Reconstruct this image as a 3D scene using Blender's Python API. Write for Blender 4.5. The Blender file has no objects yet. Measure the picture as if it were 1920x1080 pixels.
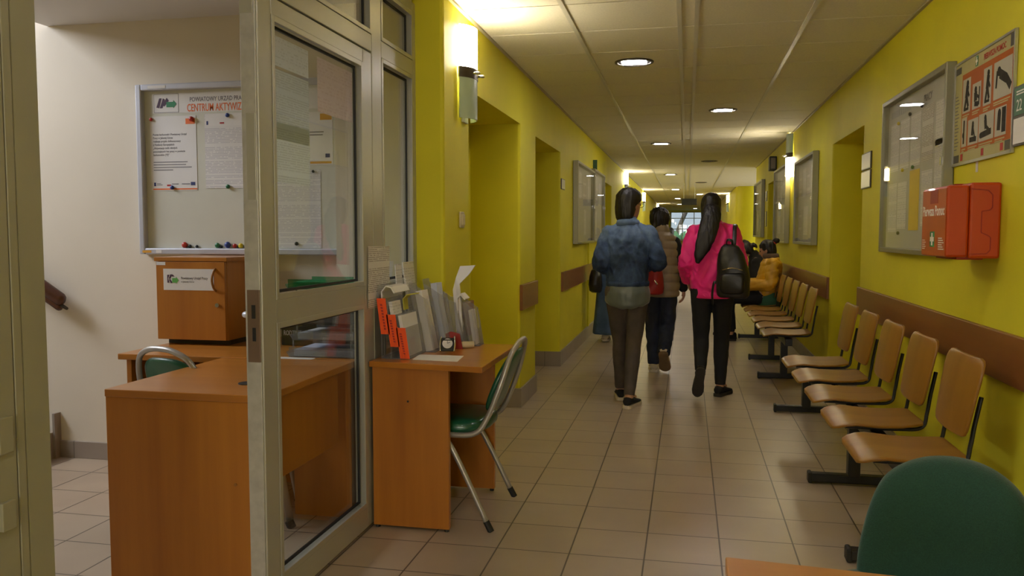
import bpy, bmesh, math, random
from mathutils import Vector, Matrix, noise
random.seed(7)
SC = bpy.context.scene
COL = SC.collection
PI = math.pi
R = math.radians
WORLD = {}

# ---------------------------------------------------------------- materials
def _new(name):
    m = bpy.data.materials.new(name); m.use_nodes = True
    nt = m.node_tree
    return m, nt, nt.nodes['Principled BSDF']

def _bump(nt, b, height, strength, dist=0.01):
    bp = nt.nodes.new('ShaderNodeBump'); bp.inputs['Strength'].default_value = strength
    bp.inputs['Distance'].default_value = dist
    nt.links.new(height, bp.inputs['Height']); nt.links.new(bp.outputs['Normal'], b.inputs['Normal'])

def _coords(nt, scale=(1, 1, 1), loc=(0, 0, 0), rot=(0, 0, 0)):
    tc = nt.nodes.new('ShaderNodeTexCoord'); mp = nt.nodes.new('ShaderNodeMapping')
    mp.inputs['Scale'].default_value = scale; mp.inputs['Location'].default_value = loc
    mp.inputs['Rotation'].default_value = rot
    nt.links.new(tc.outputs['Object'], mp.inputs['Vector'])
    return mp.outputs['Vector']

def _noise(nt, vec, scale, detail=3, rough=0.5):
    n = nt.nodes.new('ShaderNodeTexNoise'); n.inputs['Scale'].default_value = scale
    n.inputs['Detail'].default_value = detail; n.inputs['Roughness'].default_value = rough
    nt.links.new(vec, n.inputs['Vector']); return n.outputs['Fac']

def _ramp(nt, fac, stops):
    r = nt.nodes.new('ShaderNodeValToRGB'); e = r.color_ramp.elements
    while len(e) < len(stops): e.new(0.5)
    for k, (p, c) in enumerate(stops):
        e[k].position = p; e[k].color = (*c, 1)
    nt.links.new(fac, r.inputs['Fac']); return r.outputs['Color']

def mat(name, c, rough=0.5, metal=0.0, var=0.08, scale=8.0, bump=0.0, bscale=60.0, spec=0.5, coat=0.0, sheen=0.0, stretch=(1, 1, 1)):
    m, nt, b = _new(name)
    v = _coords(nt, stretch)
    f = _noise(nt, v, scale)
    lo = tuple(max(0, x * (1 - var)) for x in c); hi = tuple(min(1, x * (1 + var)) for x in c)
    nt.links.new(_ramp(nt, f, [(0.3, lo), (0.7, hi)]), b.inputs['Base Color'])
    b.inputs['Roughness'].default_value = rough; b.inputs['Metallic'].default_value = metal
    b.inputs['Specular IOR Level'].default_value = spec; b.inputs['Coat Weight'].default_value = coat
    if sheen:
        b.inputs['Sheen Weight'].default_value = sheen
    if bump:
        _bump(nt, b, _noise(nt, v, bscale, 4), bump, 0.004)
    return m

def wood(name, dark, light, axis=2, rough=0.35, grain=14.0, coat=0.15, rot=(0, 0, 0)):
    m, nt, b = _new(name)
    st = [grain, grain, grain]; st[axis] = grain * 0.06
    v = _coords(nt, st, rot=rot)
    f1 = _noise(nt, v, 1.6, 6, 0.6)
    st2 = [4, 4, 4]; st2[axis] = 0.5
    v2 = _coords(nt, st2)
    f2 = _noise(nt, v2, 1.3, 3)
    mx = nt.nodes.new('ShaderNodeMix'); mx.data_type = 'FLOAT'; mx.inputs[0].default_value = 0.4
    nt.links.new(f1, mx.inputs[2]); nt.links.new(f2, mx.inputs[3])
    nt.links.new(_ramp(nt, mx.outputs[0], [(0.32, dark), (0.68, light)]), b.inputs['Base Color'])
    b.inputs['Roughness'].default_value = rough; b.inputs['Coat Weight'].default_value = coat
    b.inputs['Coat Roughness'].default_value = 0.25
    return m

def emit(name, c, s):
    m, nt, b = _new(name)
    b.inputs['Base Color'].default_value = (*c, 1)
    b.inputs['Emission Color'].default_value = (*c, 1); b.inputs['Emission Strength'].default_value = s
    b.inputs['Roughness'].default_value = 0.3
    return m

def glass(name, tint=(1, 1, 1), rough=0.0, ior=1.45, boost=1.0, milk=0.0):
    m = bpy.data.materials.new(name); m.use_nodes = True; nt = m.node_tree
    nt.nodes.remove(nt.nodes['Principled BSDF']); out = nt.nodes['Material Output']
    tr = nt.nodes.new('ShaderNodeBsdfTransparent'); tr.inputs[0].default_value = (*tint, 1)
    gl = nt.nodes.new('ShaderNodeBsdfGlossy'); gl.inputs['Roughness'].default_value = rough
    lw = nt.nodes.new('ShaderNodeLayerWeight'); lw.inputs['Blend'].default_value = 0.5
    pw = nt.nodes.new('ShaderNodeMath'); pw.operation = 'POWER'; pw.inputs[1].default_value = 5.0
    nt.links.new(lw.outputs['Facing'], pw.inputs[0])
    f0 = ((ior - 1) / (ior + 1)) ** 2
    ma = nt.nodes.new('ShaderNodeMath'); ma.operation = 'MULTIPLY_ADD'; ma.inputs[1].default_value = 1 - f0; ma.inputs[2].default_value = f0
    nt.links.new(pw.outputs[0], ma.inputs[0])
    mu = nt.nodes.new('ShaderNodeMath'); mu.operation = 'MULTIPLY'; mu.inputs[1].default_value = boost; mu.use_clamp = True
    nt.links.new(ma.outputs[0], mu.inputs[0])
    mx = nt.nodes.new('ShaderNodeMixShader')
    nt.links.new(mu.outputs[0], mx.inputs[0]); nt.links.new(gl.outputs[0], mx.inputs[2])
    if milk:
        df = nt.nodes.new('ShaderNodeBsdfDiffuse'); df.inputs[0].default_value = (0.8, 0.8, 0.82, 1)
        m2 = nt.nodes.new('ShaderNodeMixShader'); m2.inputs[0].default_value = milk
        nt.links.new(tr.outputs[0], m2.inputs[1]); nt.links.new(df.outputs[0], m2.inputs[2])
        nt.links.new(m2.outputs[0], mx.inputs[1])
    else:
        nt.links.new(tr.outputs[0], mx.inputs[1])
    nt.links.new(mx.outputs[0], out.inputs['Surface'])
    return m

def tiles(name, c1, c2, grout, size, off, rough=0.35):
    m, nt, b = _new(name)
    v = _coords(nt, (1, 1, 1), (-off[0], -off[1], 0))
    br = nt.nodes.new('ShaderNodeTexBrick')
    br.offset = 0.0; br.squash = 1.0
    br.inputs['Scale'].default_value = 1.0
    br.inputs['Brick Width'].default_value = size; br.inputs['Row Height'].default_value = size
    br.inputs['Mortar Size'].default_value = 0.0035; br.inputs['Mortar Smooth'].default_value = 0.15
    br.inputs['Bias'].default_value = 0.0
    br.inputs['Color1'].default_value = (*c1, 1); br.inputs['Color2'].default_value = (*c2, 1)
    br.inputs['Mortar'].default_value = (*grout, 1)
    nt.links.new(v, br.inputs['Vector'])
    f = _noise(nt, v, 3.0, 5)
    mul = nt.nodes.new('ShaderNodeMix'); mul.data_type = 'RGBA'; mul.blend_type = 'MULTIPLY'; mul.inputs[0].default_value = 1.0
    nt.links.new(br.outputs['Color'], mul.inputs[6])
    nt.links.new(_ramp(nt, f, [(0.3, (0.88, 0.87, 0.86)), (0.7, (1, 1, 1))]), mul.inputs[7])
    nt.links.new(mul.outputs[2], b.inputs['Base Color'])
    b.inputs['Roughness'].default_value = rough
    inv = nt.nodes.new('ShaderNodeMath'); inv.operation = 'SUBTRACT'; inv.inputs[0].default_value = 1
    nt.links.new(br.outputs['Fac'], inv.inputs[1])
    _bump(nt, b, inv.outputs[0], 0.4, 0.002)
    return m

def printed(name, paper, ink, pitch=0.012, thick=0.45, density=0.5, rough=0.6, axis='Z', gaps=3.0, glow=0.0):
    """paper carrying lines of small print too fine to read: ink bands broken into word lengths"""
    m, nt, b = _new(name)
    tc = nt.nodes.new('ShaderNodeTexCoord'); sp = nt.nodes.new('ShaderNodeSeparateXYZ')
    nt.links.new(tc.outputs['Object'], sp.inputs[0])
    d = nt.nodes.new('ShaderNodeMath'); d.operation = 'DIVIDE'; d.inputs[1].default_value = pitch
    nt.links.new(sp.outputs[axis], d.inputs[0])
    fr = nt.nodes.new('ShaderNodeMath'); fr.operation = 'FRACT'; nt.links.new(d.outputs[0], fr.inputs[0])
    lt = nt.nodes.new('ShaderNodeMath'); lt.operation = 'LESS_THAN'; lt.inputs[1].default_value = thick
    nt.links.new(fr.outputs[0], lt.inputs[0])
    fl = nt.nodes.new('ShaderNodeMath'); fl.operation = 'FLOOR'; nt.links.new(d.outputs[0], fl.inputs[0])
    ad = nt.nodes.new('ShaderNodeMath'); ad.operation = 'ADD'
    nt.links.new(sp.outputs['X'], ad.inputs[0]); nt.links.new(sp.outputs['Y'], ad.inputs[1])
    cb = nt.nodes.new('ShaderNodeCombineXYZ')
    m1 = nt.nodes.new('ShaderNodeMath'); m1.operation = 'MULTIPLY'; m1.inputs[1].default_value = 60.0
    nt.links.new(ad.outputs[0], m1.inputs[0]); nt.links.new(m1.outputs[0], cb.inputs[0])
    m2 = nt.nodes.new('ShaderNodeMath'); m2.operation = 'MULTIPLY'; m2.inputs[1].default_value = 7.31
    nt.links.new(fl.outputs[0], m2.inputs[0]); nt.links.new(m2.outputs[0], cb.inputs[1])
    nz = _noise(nt, cb.outputs[0], 1.0, 1)
    gt = nt.nodes.new('ShaderNodeMath'); gt.operation = 'GREATER_THAN'; gt.inputs[1].default_value = 1 - density
    nt.links.new(nz, gt.inputs[0])
    # paragraphs: whole rows left blank
    cb2 = nt.nodes.new('ShaderNodeCombineXYZ'); m3 = nt.nodes.new('ShaderNodeMath'); m3.operation = 'DIVIDE'; m3.inputs[1].default_value = gaps
    nt.links.new(fl.outputs[0], m3.inputs[0]); nt.links.new(m3.outputs[0], cb2.inputs[2])
    nz2 = _noise(nt, cb2.outputs[0], 1.7, 0)
    g2 = nt.nodes.new('ShaderNodeMath'); g2.operation = 'GREATER_THAN'; g2.inputs[1].default_value = 0.40
    nt.links.new(nz2, g2.inputs[0])
    a1 = nt.nodes.new('ShaderNodeMath'); a1.operation = 'MULTIPLY'; nt.links.new(lt.outputs[0], a1.inputs[0]); nt.links.new(gt.outputs[0], a1.inputs[1])
    a2 = nt.nodes.new('ShaderNodeMath'); a2.operation = 'MULTIPLY'; nt.links.new(a1.outputs[0], a2.inputs[0]); nt.links.new(g2.outputs[0], a2.inputs[1])
    mx = nt.nodes.new('ShaderNodeMix'); mx.data_type = 'RGBA'
    nt.links.new(a2.outputs[0], mx.inputs[0]); mx.inputs[6].default_value = (*paper, 1); mx.inputs[7].default_value = (*ink, 1)
    nt.links.new(mx.outputs[2], b.inputs['Base Color']); b.inputs['Roughness'].default_value = rough
    if glow:      # thin paper lets light through from behind
        tl = nt.nodes.new('ShaderNodeBsdfTranslucent'); nt.links.new(mx.outputs[2], tl.inputs[0])
        ms = nt.nodes.new('ShaderNodeMixShader'); ms.inputs[0].default_value = glow
        nt.links.new(b.outputs[0], ms.inputs[1]); nt.links.new(tl.outputs[0], ms.inputs[2])
        nt.links.new(ms.outputs[0], nt.nodes['Material Output'].inputs['Surface'])
    return m

M = {}
YEL = (0.70, 0.635, 0.030)
M['yellow'] = mat('yellow_paint', YEL, 0.55, var=0.05, scale=2.2, bump=0.12, bscale=45, spec=0.22)
M['cream'] = mat('cream_paint', (0.74, 0.67, 0.55), 0.65, var=0.03, scale=2.0, bump=0.1, bscale=50, spec=0.2)
M['white_paint'] = mat('white_paint', (0.72, 0.70, 0.68), 0.7, var=0.02, scale=2)
M['ceil'] = mat('ceiling_tile', (0.78, 0.74, 0.64), 0.75, var=0.05, scale=90, bump=0.25, bscale=220, spec=0.2)
M['tgap_shade'] = mat('cross_bar_gap_shade', (0.20, 0.165, 0.105), 0.25, var=0.03, spec=0.6)  # cross bars coloured dark to stand for the shadow gaps between panels
M['edge_trim'] = mat('ceiling_edge_trim', (0.42, 0.37, 0.27), 0.5)
M['tbar'] = mat('ceiling_bar', (0.62, 0.60, 0.54), 0.35, var=0.03, metal=0.0, spec=0.6)
M['floor'] = tiles('floor_tile', (0.47, 0.375, 0.27), (0.435, 0.345, 0.25), (0.11, 0.085, 0.06), 0.3035, (0.150, 0.2535), 0.32)
M['skirt'] = tiles('skirting_tile', (0.36, 0.30, 0.25), (0.33, 0.28, 0.23), (0.2, 0.17, 0.14), 0.3035, (0.15, 0.25), 0.4)
M['rail'] = wood('rail_wood', (0.20, 0.070, 0.015), (0.27, 0.100, 0.024), 1, 0.4, 10)
M['alu'] = mat('painted_aluminium', (0.45, 0.44, 0.37), 0.34, metal=0.3, var=0.03, scale=3)
M['alu_dark'] = mat('painted_aluminium_jamb', (0.37, 0.355, 0.25), 0.5, metal=0.1, var=0.03, scale=3)
M['alu_in'] = mat('aluminium_edge', (0.55, 0.54, 0.5), 0.4, metal=0.5, var=0.1, scale=30)
M['lockplate'] = mat('lock_plate', (0.22, 0.15, 0.11), 0.4, metal=0.6, var=0.1)
M['gasket'] = mat('rubber_gasket', (0.008, 0.008, 0.008), 0.5)
M['pane'] = glass('clear_pane', (0.93, 0.95, 0.93), boost=1.1)
M['caseglass'] = glass('case_glass', (0.97, 0.97, 0.97), ior=1.45, boost=0.32)
M['acrylic'] = glass('clear_acrylic', (0.90, 0.90, 0.90), 0.05, 1.45, 0.9, milk=0.12)
M['traypl'] = glass('tray_plastic', (0.70, 0.74, 0.78), 0.08, 1.45, 1.2, milk=0.10)
M['desk'] = wood('desk_laminate', (0.37, 0.122, 0.010), (0.52, 0.198, 0.019), 2, 0.38, 9)
M['desktop'] = wood('desk_laminate_top', (0.40, 0.140, 0.016), (0.53, 0.210, 0.030), 0, 0.28, 9, 0.3)
M['deskedge'] = wood('desk_laminate_edge', (0.30, 0.12, 0.022), (0.36, 0.15, 0.03), 0, 0.35, 9)
M['tabletop'] = wood('front_table_laminate', (0.50, 0.20, 0.035), (0.62, 0.27, 0.06), 0, 0.3, 9, 0.3)
M['ply'] = wood('beech_plywood', (0.26, 0.112, 0.012), (0.35, 0.168, 0.020), 0, 0.36, 8, 0.12)
M['plyback'] = wood('beech_plywood_upright', (0.25, 0.104, 0.012), (0.33, 0.150, 0.019), 2, 0.36, 8, 0.12)
M['black'] = mat('black_metal', (0.012, 0.012, 0.012), 0.4, var=0.2)
M['blackpl'] = mat('black_plastic', (0.015, 0.015, 0.014), 0.5, var=0.2)
M['grey_tube'] = mat('grey_tube', (0.42, 0.40, 0.37), 0.35, metal=0.5, var=0.03)
M['vinyl'] = mat('green_vinyl', (0.011, 0.095, 0.046), 0.3, var=0.1, coat=0.2)
M['greenfab'] = mat('green_fabric', (0.011, 0.062, 0.036), 0.85, var=0.18, scale=250, bump=0.4, bscale=420, sheen=0.25)
M['chrome'] = mat('chrome', (0.7, 0.7, 0.7), 0.15, metal=1.0, var=0.02)
M['steel'] = mat('brushed_steel', (0.52, 0.51, 0.48), 0.3, metal=0.9, var=0.04)
M['case'] = mat('display_case_frame', (0.28, 0.265, 0.18), 0.38, metal=0.5, var=0.03)
M['wbframe'] = mat('whiteboard_frame', (0.55, 0.56, 0.62), 0.4, metal=0.25, var=0.03)
M['wbback'] = mat('whiteboard_sheet', (0.66, 0.66, 0.58), 0.3, var=0.02)
M['case_mark'] = mat('faded_heading_print', (0.40, 0.40, 0.41), 0.5)
M['caseback'] = mat('display_case_back', (0.50, 0.49, 0.44), 0.5, var=0.03)
M['paper'] = mat('white_paper', (0.78, 0.76, 0.74), 0.7, var=0.02)
M['paper_blue'] = mat('bluish_paper', (0.55, 0.60, 0.74), 0.6, var=0.03)
M['paper_yel'] = mat('yellow_paper', (0.78, 0.55, 0.05), 0.6, var=0.03)
M['paper_lime'] = mat('lime_paper', (0.50, 0.47, 0.04), 0.6, var=0.03)
M['print'] = printed('printed_page', (0.74, 0.72, 0.70), (0.54, 0.52, 0.54), 0.0085, 0.45, 0.60, gaps=4)
M['print2'] = printed('printed_page_dense', (0.70, 0.67, 0.62), (0.38, 0.34, 0.30), 0.0085, 0.5, 0.62, gaps=7)
M['print3'] = printed('printed_page_backlit', (0.80, 0.81, 0.76), (0.68, 0.68, 0.62), 0.0085, 0.5, 0.6, gaps=6, glow=0.85)
M['print4'] = printed('printed_page_faint', (0.74, 0.72, 0.68), (0.58, 0.56, 0.54), 0.013, 0.4, 0.55, gaps=2)
M['print5'] = printed('printed_page_top', (0.84, 0.84, 0.80), (0.72, 0.72, 0.66), 0.011, 0.4, 0.5, gaps=2, glow=0.85)
M['print_pink'] = printed('printed_page_pinkish', (0.86, 0.76, 0.71), (0.78, 0.66, 0.60), 0.013, 0.4, 0.5, gaps=2, glow=0.8)
M['ink'] = mat('black_ink', (0.03, 0.028, 0.03), 0.6)
M['ink_grey'] = mat('grey_ink', (0.16, 0.15, 0.17), 0.6)
M['ink_orange'] = mat('orange_ink', (0.80, 0.16, 0.02), 0.6)
M['ink_green'] = mat('green_ink', (0.03, 0.24, 0.09), 0.6)
M['ink_lgreen'] = mat('light_green_ink', (0.12, 0.42, 0.08), 0.6)
M['ink_plum'] = mat('plum_ink', (0.07, 0.025, 0.06), 0.6)
M['ink_red'] = mat('red_ink', (0.45, 0.03, 0.02), 0.6)
M['ink_navy'] = mat('navy_ink', (0.02, 0.035, 0.16), 0.6)
M['ink_amber'] = mat('amber_ink', (0.70, 0.35, 0.03), 0.6)
M['ink_white'] = mat('white_ink', (0.82, 0.78, 0.72), 0.6)
M['orange_label'] = mat('fluorescent_orange_card', (1.0, 0.10, 0.005), 0.5, var=0.03)
M['redpl'] = mat('red_plastic', (0.47, 0.046, 0.001), 0.38, var=0.06, scale=3, coat=0.2)
M['redpl_d'] = mat('dark_red_plastic', (0.30, 0.012, 0.003), 0.45, var=0.06)
M['orangepl'] = mat('orange_red_label', (0.45, 0.082, 0.002), 0.4, var=0.1, scale=4)
M['poster_o'] = mat('poster_orange', (0.44, 0.105, 0.007), 0.5, spec=0.15, var=0.08, scale=5)
M['poster_c'] = mat('poster_cream', (0.47, 0.43, 0.20), 0.5, spec=0.15, var=0.05)
M['poster_w'] = mat('poster_photo_ground', (0.48, 0.46, 0.38), 0.5, spec=0.15, var=0.05)
M['figure'] = mat('poster_figures', (0.035, 0.03, 0.022), 0.6, spec=0.1, var=0.3, scale=40)
M['sign_green'] = mat('sign_green', (0.02, 0.12, 0.045), 0.35)
M['lamp_on'] = emit('lit_opal_glass', (1.0, 0.87, 0.60), 35.0)
M['lamp_off'] = mat('frosted_green_glass', (0.40, 0.50, 0.40), 0.3, var=0.03, spec=0.6)
M['down_on'] = emit('downlight_tube', (1.0, 0.93, 0.92), 62.0)
M['bronze'] = mat('lamp_bronze', (0.09, 0.075, 0.06), 0.35, metal=0.7)
M['switch'] = mat('switch_plastic', (0.62, 0.55, 0.36), 0.4)
M['handrail'] = wood('handrail_wood', (0.07, 0.022, 0.012), (0.12, 0.042, 0.022), 0, 0.25, 9, 0.5)
M['skin'] = mat('skin', (0.50, 0.27, 0.18), 0.5, var=0.06, scale=12)
M['hair'] = mat('black_hair', (0.008, 0.006, 0.006), 0.48, var=0.3, scale=60, bump=0.5, bscale=150, stretch=(1, 1, 0.15))
M['eye'] = mat('eye', (0.05, 0.04, 0.04), 0.2)
M['lip'] = mat('lip', (0.36, 0.12, 0.10), 0.45)

def denim(name, c_lo, c_hi, rough=0.85):
    m, nt, b = _new(name)
    f = _noise(nt, _coords(nt, (1, 1, 1)), 5.0, 5, 0.6)
    nt.links.new(_ramp(nt, f, [(0.32, c_lo), (0.68, c_hi)]), b.inputs['Base Color'])
    b.inputs['Roughness'].default_value = rough
    _bump(nt, b, _noise(nt, _coords(nt), 300, 3), 0.2, 0.002)
    return m
M['denim'] = denim('washed_blue_denim', (0.014, 0.028, 0.066), (0.085, 0.135, 0.235))
def denim_jacket():      # cloth worn pale over the shoulders and along the hem
    m, nt, b = _new('worn_denim_jacket')
    v = _coords(nt); f = _noise(nt, v, 7.0, 6, 0.65); g = _noise(nt, _coords(nt, (1, 1, .5)), 22.0, 4, 0.6)
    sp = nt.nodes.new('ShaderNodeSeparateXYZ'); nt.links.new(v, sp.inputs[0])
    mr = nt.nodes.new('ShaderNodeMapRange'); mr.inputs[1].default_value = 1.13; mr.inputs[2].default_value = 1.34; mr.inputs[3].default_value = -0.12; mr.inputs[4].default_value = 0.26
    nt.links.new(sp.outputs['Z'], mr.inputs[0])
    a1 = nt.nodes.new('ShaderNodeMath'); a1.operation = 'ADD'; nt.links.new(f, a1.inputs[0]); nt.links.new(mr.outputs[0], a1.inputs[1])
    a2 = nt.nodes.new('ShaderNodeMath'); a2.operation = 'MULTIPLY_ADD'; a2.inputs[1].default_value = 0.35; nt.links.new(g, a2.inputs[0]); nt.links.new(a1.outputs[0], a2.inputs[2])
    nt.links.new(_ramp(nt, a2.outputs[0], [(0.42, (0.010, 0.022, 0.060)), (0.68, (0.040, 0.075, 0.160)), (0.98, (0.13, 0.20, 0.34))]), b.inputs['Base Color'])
    b.inputs['Roughness'].default_value = 0.85
    _bump(nt, b, _noise(nt, v, 300, 3), 0.2, 0.002); return m
M['denim_jk'] = denim_jacket()
M['denim_dk'] = denim('dark_denim', (0.010, 0.014, 0.030), (0.022, 0.030, 0.060))
M['denim_skirt'] = denim('blue_denim_skirt', (0.04, 0.08, 0.16), (0.09, 0.15, 0.27))
M['shirt'] = mat('grey_green_satin', (0.105, 0.122, 0.105), 0.4, var=0.08, sheen=0.2)
M['taupe_jean'] = denim('brown_grey_jeans', (0.050, 0.038, 0.030), (0.095, 0.074, 0.060))
M['pink'] = mat('hot_pink_nylon', (0.86, 0.016, 0.22), 0.55, var=0.08, scale=6, sheen=0.1)
M['blackcloth'] = mat('black_cloth', (0.008, 0.008, 0.009), 0.85, var=0.2)
M['blackleather'] = mat('black_leather', (0.014, 0.013, 0.012), 0.38, var=0.2, bump=0.3, bscale=120)
M['vest'] = mat('taupe_quilted_nylon', (0.27, 0.205, 0.135), 0.55, var=0.05)
M['puffer'] = mat('mustard_quilted_nylon', (0.62, 0.34, 0.018), 0.45, var=0.08, scale=6)
M['collar'] = mat('brown_knit', (0.13, 0.085, 0.06), 0.9, var=0.15, scale=40)
M['redleather'] = mat('red_leather', (0.26, 0.012, 0.014), 0.35, var=0.15, bump=0.2, bscale=90)
M['sole_w'] = mat('white_sole', (0.62, 0.54, 0.42), 0.6, var=0.06)
M['sneaker'] = mat('cream_sneaker', (0.60, 0.50, 0.36), 0.6, var=0.08)
M['sole_g'] = mat('dark_sole', (0.03, 0.027, 0.024), 0.7, var=0.2)
M['sole_b'] = mat('brown_sole', (0.20, 0.13, 0.07), 0.7, var=0.15)
M['greenknit'] = mat('green_shirt', (0.03, 0.11, 0.055), 0.8)
M['gold'] = mat('gold_zip', (0.6, 0.42, 0.15), 0.3, metal=1.0)
M['grass_out'] = mat('garden_green', (0.10, 0.22, 0.10), 0.9, var=0.4, scale=6)
M['facade'] = mat('facade_grey', (0.66, 0.67, 0.76), 0.8, var=0.1, scale=1)
M['winframe'] = mat('white_window_frame', (0.75, 0.72, 0.66), 0.4, var=0.02)
M['bark'] = mat('bark', (0.14, 0.11, 0.09), 0.9, var=0.3)
M['magnet_r'] = mat('red_magnet', (0.42, 0.03, 0.02), 0.35); M['magnet_b'] = mat('blue_magnet', (0.03, 0.06, 0.26), 0.35)
M['magnet_g'] = mat('green_magnet', (0.03, 0.17, 0.07), 0.35); M['magnet_k'] = mat('black_magnet', (0.02, 0.025, 0.025), 0.35)
M['magnet_y'] = mat('yellow_magnet', (0.7, 0.55, 0.03), 0.35)
M['oliveb'] = mat('olive_black_box', (0.035, 0.03, 0.014), 0.45, var=0.1)
M['clockdial'] = mat('clock_dial', (0.75, 0.72, 0.68), 0.4)
M['cream_roll'] = mat('cream_roll', (0.62, 0.52, 0.32), 0.55)
M['traygreen'] = glass('green_tray_plastic', (0.40, 0.75, 0.58), 0.1, 1.45, 1.0, milk=0.0)
M['green_folder'] = mat('green_folder', (0.16, 0.42, 0.26), 0.4)

# ---------------------------------------------------------------- mesh builder
class B:
    def __init__(s): s.bm = bmesh.new()
    def box(s, x0, x1, y0, y1, z0, z1, rot=None, piv=None):
        vs = [s.bm.verts.new((x, y, z)) for x in (x0, x1) for y in (y0, y1) for z in (z0, z1)]
        for q in ((0, 1, 3, 2), (4, 6, 7, 5), (0, 4, 5, 1), (2, 3, 7, 6), (0, 2, 6, 4), (1, 5, 7, 3)):
            s.bm.faces.new([vs[i] for i in q])
        if rot is not None: bmesh.ops.rotate(s.bm, verts=vs, cent=piv or (0, 0, 0), matrix=rot)
        return vs
    def prism(s, pts, d):
        """closed outline (3D points in one plane) pushed along vector d"""
        a = [s.bm.verts.new(p) for p in pts]; d = Vector(d)
        c = [s.bm.verts.new(Vector(p) + d) for p in pts]
        n = len(a)
        try:
            s.bm.faces.new(a[::-1]); s.bm.faces.new(c)
        except ValueError: pass
        for i in range(n): s.bm.faces.new([a[i], a[(i + 1) % n], c[(i + 1) % n], c[i]])
        return a + c
    def rings(s, rs, cap=True, closed=False):
        vv = [[s.bm.verts.new(p) for p in r] for r in rs]
        n = len(rs[0]); k = len(vv)
        for i in range(k if closed else k - 1):
            a, c = vv[i], vv[(i + 1) % k]
            for j in range(n): s.bm.faces.new([a[j], a[(j + 1) % n], c[(j + 1) % n], c[j]])
        if cap and not closed:
            s.bm.faces.new(vv[0][::-1]); s.bm.faces.new(vv[-1])
        return vv
    def tube(s, pts, rad, seg=10, ref=None, closed=False, smooth=0):
        """pts path, rad number / list of numbers or (a,b) pairs; ref = direction of the a axis"""
        pts = [Vector(p) for p in pts]
        n0 = len(pts)
        rad = [rad] * n0 if not isinstance(rad, list) else rad
        rad = [(q, q) if not isinstance(q, tuple) else q for q in rad]
        if smooth:
            P, Q = [], []
            m = n0 if closed else n0 - 1
            for i in range(m):
                g = lambda j: pts[j % n0] if closed else pts[max(0, min(n0 - 1, j))]
                h = lambda j: rad[j % n0] if closed else rad[max(0, min(n0 - 1, j))]
                p0, p1, p2, p3 = g(i - 1), g(i), g(i + 1), g(i + 2)
                for q in range(smooth):
                    t = q / smooth
                    P.append(0.5 * ((2 * p1) + (p2 - p0) * t + (2 * p0 - 5 * p1 + 4 * p2 - p3) * t * t + (3 * p1 - p0 - 3 * p2 + p3) * t ** 3))
                    a, c = h(i), h(i + 1)
                    w = t * t * (3 - 2 * t)
                    Q.append((a[0] * (1 - w) + c[0] * w, a[1] * (1 - w) + c[1] * w))
            if not closed: P.append(pts[-1]); Q.append(rad[-1])
            pts, rad = P, Q
        rs = []; side = None; n = len(pts)
        for i, p in enumerate(pts):
            t = (pts[(i + 1) % n] if (closed or i < n - 1) else p) - (pts[i - 1] if (closed or i > 0) else p)
            t = t.normalized() if t.length > 1e-9 else Vector((0, 0, 1))
            if ref is not None:
                sd = Vector(ref) - Vector(ref).dot(t) * t
                if sd.length < 0.05: sd = side if side is not None else t.orthogonal()
            else:
                sd = (side - side.dot(t) * t) if side is not None else t.orthogonal()
            sd.normalize(); side = sd; ot = t.cross(sd)
            a, c = rad[i]
            rs.append([p + sd * (a * math.cos(2 * PI * k / seg)) + ot * (c * math.sin(2 * PI * k / seg)) for k in range(seg)])
        s.rings(rs, cap=not closed, closed=closed)
    def limb(s, pts, rad, ref=None, seg=14, smooth=4, flat=False):
        """tube with rounded ends"""
        pts = [Vector(p) for p in pts]; rad = [(q, q) if not isinstance(q, tuple) else q for q in rad]
        d0 = (pts[0] - pts[1]).normalized(); d1 = (pts[-1] - pts[-2]).normalized()
        r0 = min(rad[0]); r1 = min(rad[-1])
        P = [pts[0] + d0 * r0 * 0.85, pts[0] + d0 * r0 * 0.5] + pts + [pts[-1] + d1 * r1 * 0.5, pts[-1] + d1 * r1 * 0.85]
        sc = lambda q, f: (q[0] * f, q[1] * f)
        Q = [sc(rad[0], 0.45), sc(rad[0], 0.85)] + rad + [sc(rad[-1], 0.85), sc(rad[-1], 0.45)]
        if flat: P, Q = P[2:], Q[2:]
        s.tube(P, Q, seg, ref, smooth=smooth)
    def ball(s, c, r, seg=16, rot=None):
        r = (r, r, r) if not isinstance(r, tuple) else r
        rs = []
        nr = seg // 2
        for i in range(1, nr):
            a = PI * i / nr
            rs.append([Vector((r[0] * math.sin(a) * math.cos(2 * PI * k / seg), r[1] * math.sin(a) * math.sin(2 * PI * k / seg), -r[2] * math.cos(a))) for k in range(seg)])
        rs = [[(rot @ p if rot else p) + Vector(c) for p in q] for q in rs]
        s.rings(rs)
    def cyl(s, p0, p1, r, seg=16, r1=None):
        s.tube([p0, p1], [r, r if r1 is None else r1], seg)
    def xf(s, mtx):
        bmesh.ops.transform(s.bm, matrix=mtx, verts=s.bm.verts[:])
    def mesh(s, name, mtx=None):
        bmesh.ops.recalc_face_normals(s.bm, faces=s.bm.faces[:])
        me = bpy.data.meshes.new(name)
        if mtx is not None: s.xf(mtx)
        s.bm.to_mesh(me); s.bm.free(); return me
    def build(s, name, m, parent=None, bevel=0.0, smooth=False, world=True, segs=2):
        mtx = None
        if parent is not None and world: mtx = WORLD[parent.name].inverted()
        me = s.mesh(name, mtx)
        return link(name, me, m, parent, bevel, smooth, segs)

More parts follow.
